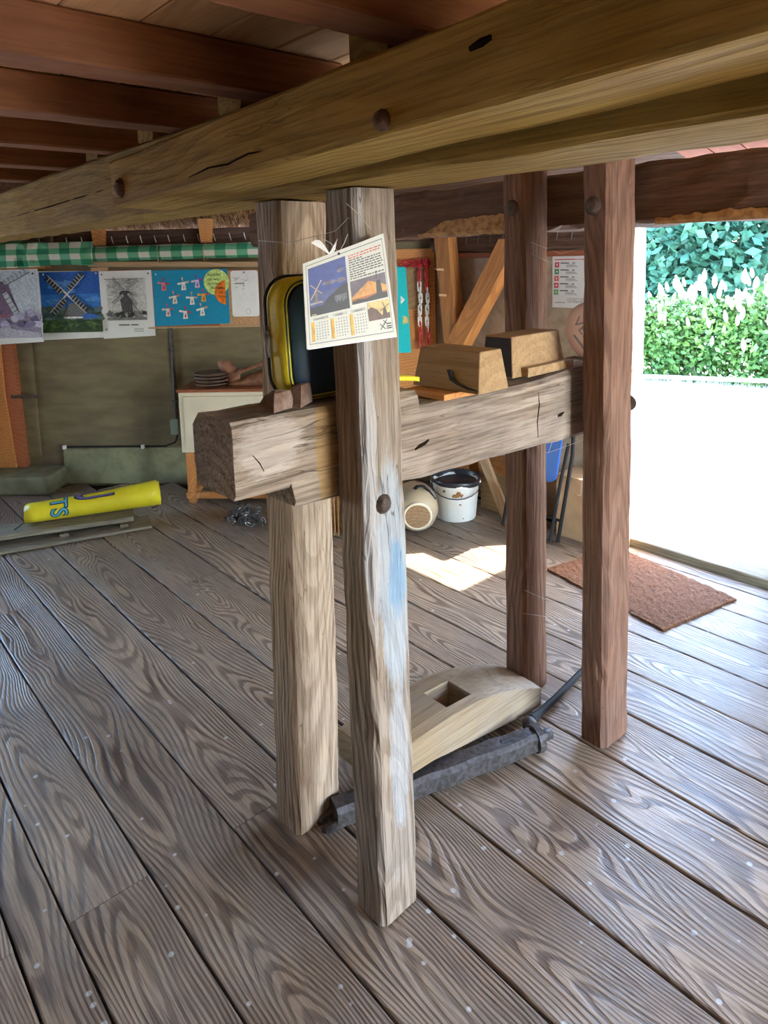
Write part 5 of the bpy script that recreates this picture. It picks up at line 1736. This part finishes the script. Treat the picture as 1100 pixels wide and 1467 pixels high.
B().prism([(-0.2, 0.0), (0.165, 0.0), (0.14, 0.60), (-0.2, 0.60)], -0.003, 0).build('card', M_cyan, cy)
art('print', [([(.1, .34), (.13, .37), (.1, .40)], (240, 240, 236)), ([(.11, .2), (.15, .21), (.145, .25), (.115, .26)], (226, 206, 120)), ([(-.1, .1), (.05, .1), (.05, .3), (-.1, .3)], (200, 226, 120))], M_print, cy, 0.0036)

# red and white barrier chain, hung double from a nail
bc = far_thing('barrier_chain', 'red and white plastic barrier chain hanging double in the room corner', 'chain', -0.045, 0.98, 0.075)
def link_mesh(mat):
    pts = [(0.011 * math.cos(a), 0, (0.022 if math.sin(a) >= 0 else -0.022) + 0.011 * math.sin(a)) for a in [math.pi * i / 6 for i in range(12)]]
    return B().tube(pts, 0.0048, 6, True)
proto = {}
for strand, x in enumerate((-0.022, 0.028)):
    for k in range(15):
        z = 0.02 + k * 0.040
        mt = M_whitepl if 4 <= k + strand <= 10 else M_redpl
        if mt.name in proto:
            o = proto[mt.name].copy()
            COL.objects.link(o)
        else:
            o = proto[mt.name] = link_mesh(mt).build('link', mt, bc, True)
        o.parent = bc
        o.location = (x + 0.004 * math.sin(k), -0.012 * 0, z)
        o.rotation_euler = (0, 0, (math.pi / 2 if k % 2 else 0) + 0.3)
for k in range(10):
    o = proto[M_redpl.name].copy()
    COL.objects.link(o)
    o.parent = bc
    o.location = (-0.13 + k * 0.018, -0.01 * (k % 2), 0.58 + 0.012 * math.sin(k * 2.1))
    o.rotation_euler = (0.4 * (k % 3), 1.2 + .3 * (k % 2), 0.8 * k)
B().tube([(0.0, 0.05, 0.615), (0.0, -0.03, 0.622)], 0.003, 6).build('nail', M_iron, bc)

# ---- emergency notice on the door wall
en = thing('safety_notice', 'white emergency notice with red and green symbols on the door wall', 'notice', (3.498, 2.33, 1.285), RR)
sheet(en, 0.27, 0.30, M_white)
P = [(rect(-.12, .278, .12, .284), (190, 80, 80))]
for i, (z, c) in enumerate(((.235, (190, 40, 40)), (.195, (60, 120, 60)), (.155, (206, 70, 56)), (.115, (196, 40, 36)), (.075, (84, 140, 66)))):
    P.append((rect(-.118, z, -.088, z + .031), c))
    P.append((disc(-.103, z + .0155, .005, 8) if i % 2 else rect(-.106, z + .009, -.1, z + .023), (240, 236, 230)))
    P.append((rect(-.078, z + .022, -.02, z + .028), (50, 50, 54)))
    P.append((rect(.0, z + .022, .02, z + .027), (70, 70, 74)))
    for q in range(3):
        P.append((rect(-.04, z + .014 - q * .006, .02 + .01 * q, z + .017 - q * .006), (140, 138, 138)))
P.append((rect(-.03, .03, .1, .06), (196, 194, 192)))
P.append((rect(-.11, .028, -.04, .032), (120, 118, 118)))
art('print', P, M_print, en, 0.003)

# ---- pink disc with lettering
pd = thing('lettered_disc', 'pink round painted disc with dark lettering, propped on the narrow shelf', 'disc', (3.37, 2.12, 1.0055), RR)
Mx = Matrix.Translation((0, 0, 0.166)) @ Matrix.Rotation(math.pi / 2 + 0.1, 4, 'X')
B().lathe([(0.001, -0.016), (0.155, -0.014), (0.165, -0.006), (0.165, 0.0), (0.15, 0.012), (0.10, 0.022), (0.001, 0.027)], 40, Mx).build('plate', M_pink, pd, True)
tx = text('lettering', 'VEDE', 0.085, M_greyink, pd, (0, 0, 0))
tx.matrix_local = Mx @ Matrix.Translation((-0.10, 0.055, 0.0285)) @ Matrix.Rotation(math.radians(-52), 4, 'Z')
bar = B().box(0, 0.12, -0.006, 0.006, 0.0, 0.0012).build('underline', M_greyink, pd)
bar.matrix_local = Mx @ Matrix.Translation((-0.095, -0.02, 0.0275)) @ Matrix.Rotation(math.radians(-50), 4, 'Z')

# ---- cobwebs and loose strands
def strand(pts, label, r=0.0009, name='cobweb'):
    b = B()
    for p in pts:
        b.tube(p, r, 4)
    return tag(b.build(name, M_web), label, 'cobweb', 'cobwebs')
strand([[(2.05, 1.25, 1.0), (2.3, 1.6, 0.9), (2.45, 1.75, 0.92)], [(2.02, 1.24, 1.0), (2.25, 1.6, 0.82), (2.35, 1.9, 0.75)], [(2.3, 1.6, 0.9), (2.25, 1.6, 0.82)], [(2.05, 1.3, 0.98), (2.2, 1.42, 0.7), (2.3, 1.5, 0.66)]], 'thin cobweb strands below the far end of the crossbeam', 0.0007)
strand([[(1.9, 1.455, 0.33), (2.12, 1.3, 0.27), (2.2, 1.2, 0.32)], [(1.9, 1.45, 0.42), (2.1, 1.31, 0.29)]], 'thin dusty strand between the two far posts', 0.0006)
strand([[(0.94, 1.155, 1.70), (0.92, 1.2, 1.66), (0.90, 1.35, 1.64), (0.9, 1.48, 1.65)], [(0.92, 1.16, 1.715), (0.94, 1.14, 1.69), (0.96, 1.13, 1.66)]], 'loose pale thread hanging above the calendar', 0.0007)
strand([[(1.92, 1.44, 1.64), (2.0, 1.38, 1.60), (2.05, 1.25, 1.63)], [(1.93, 1.44, 1.60), (1.98, 1.4, 1.57), (2.06, 1.3, 1.585)]], 'tangle of cobweb between the tops of the two far posts', 0.0005)
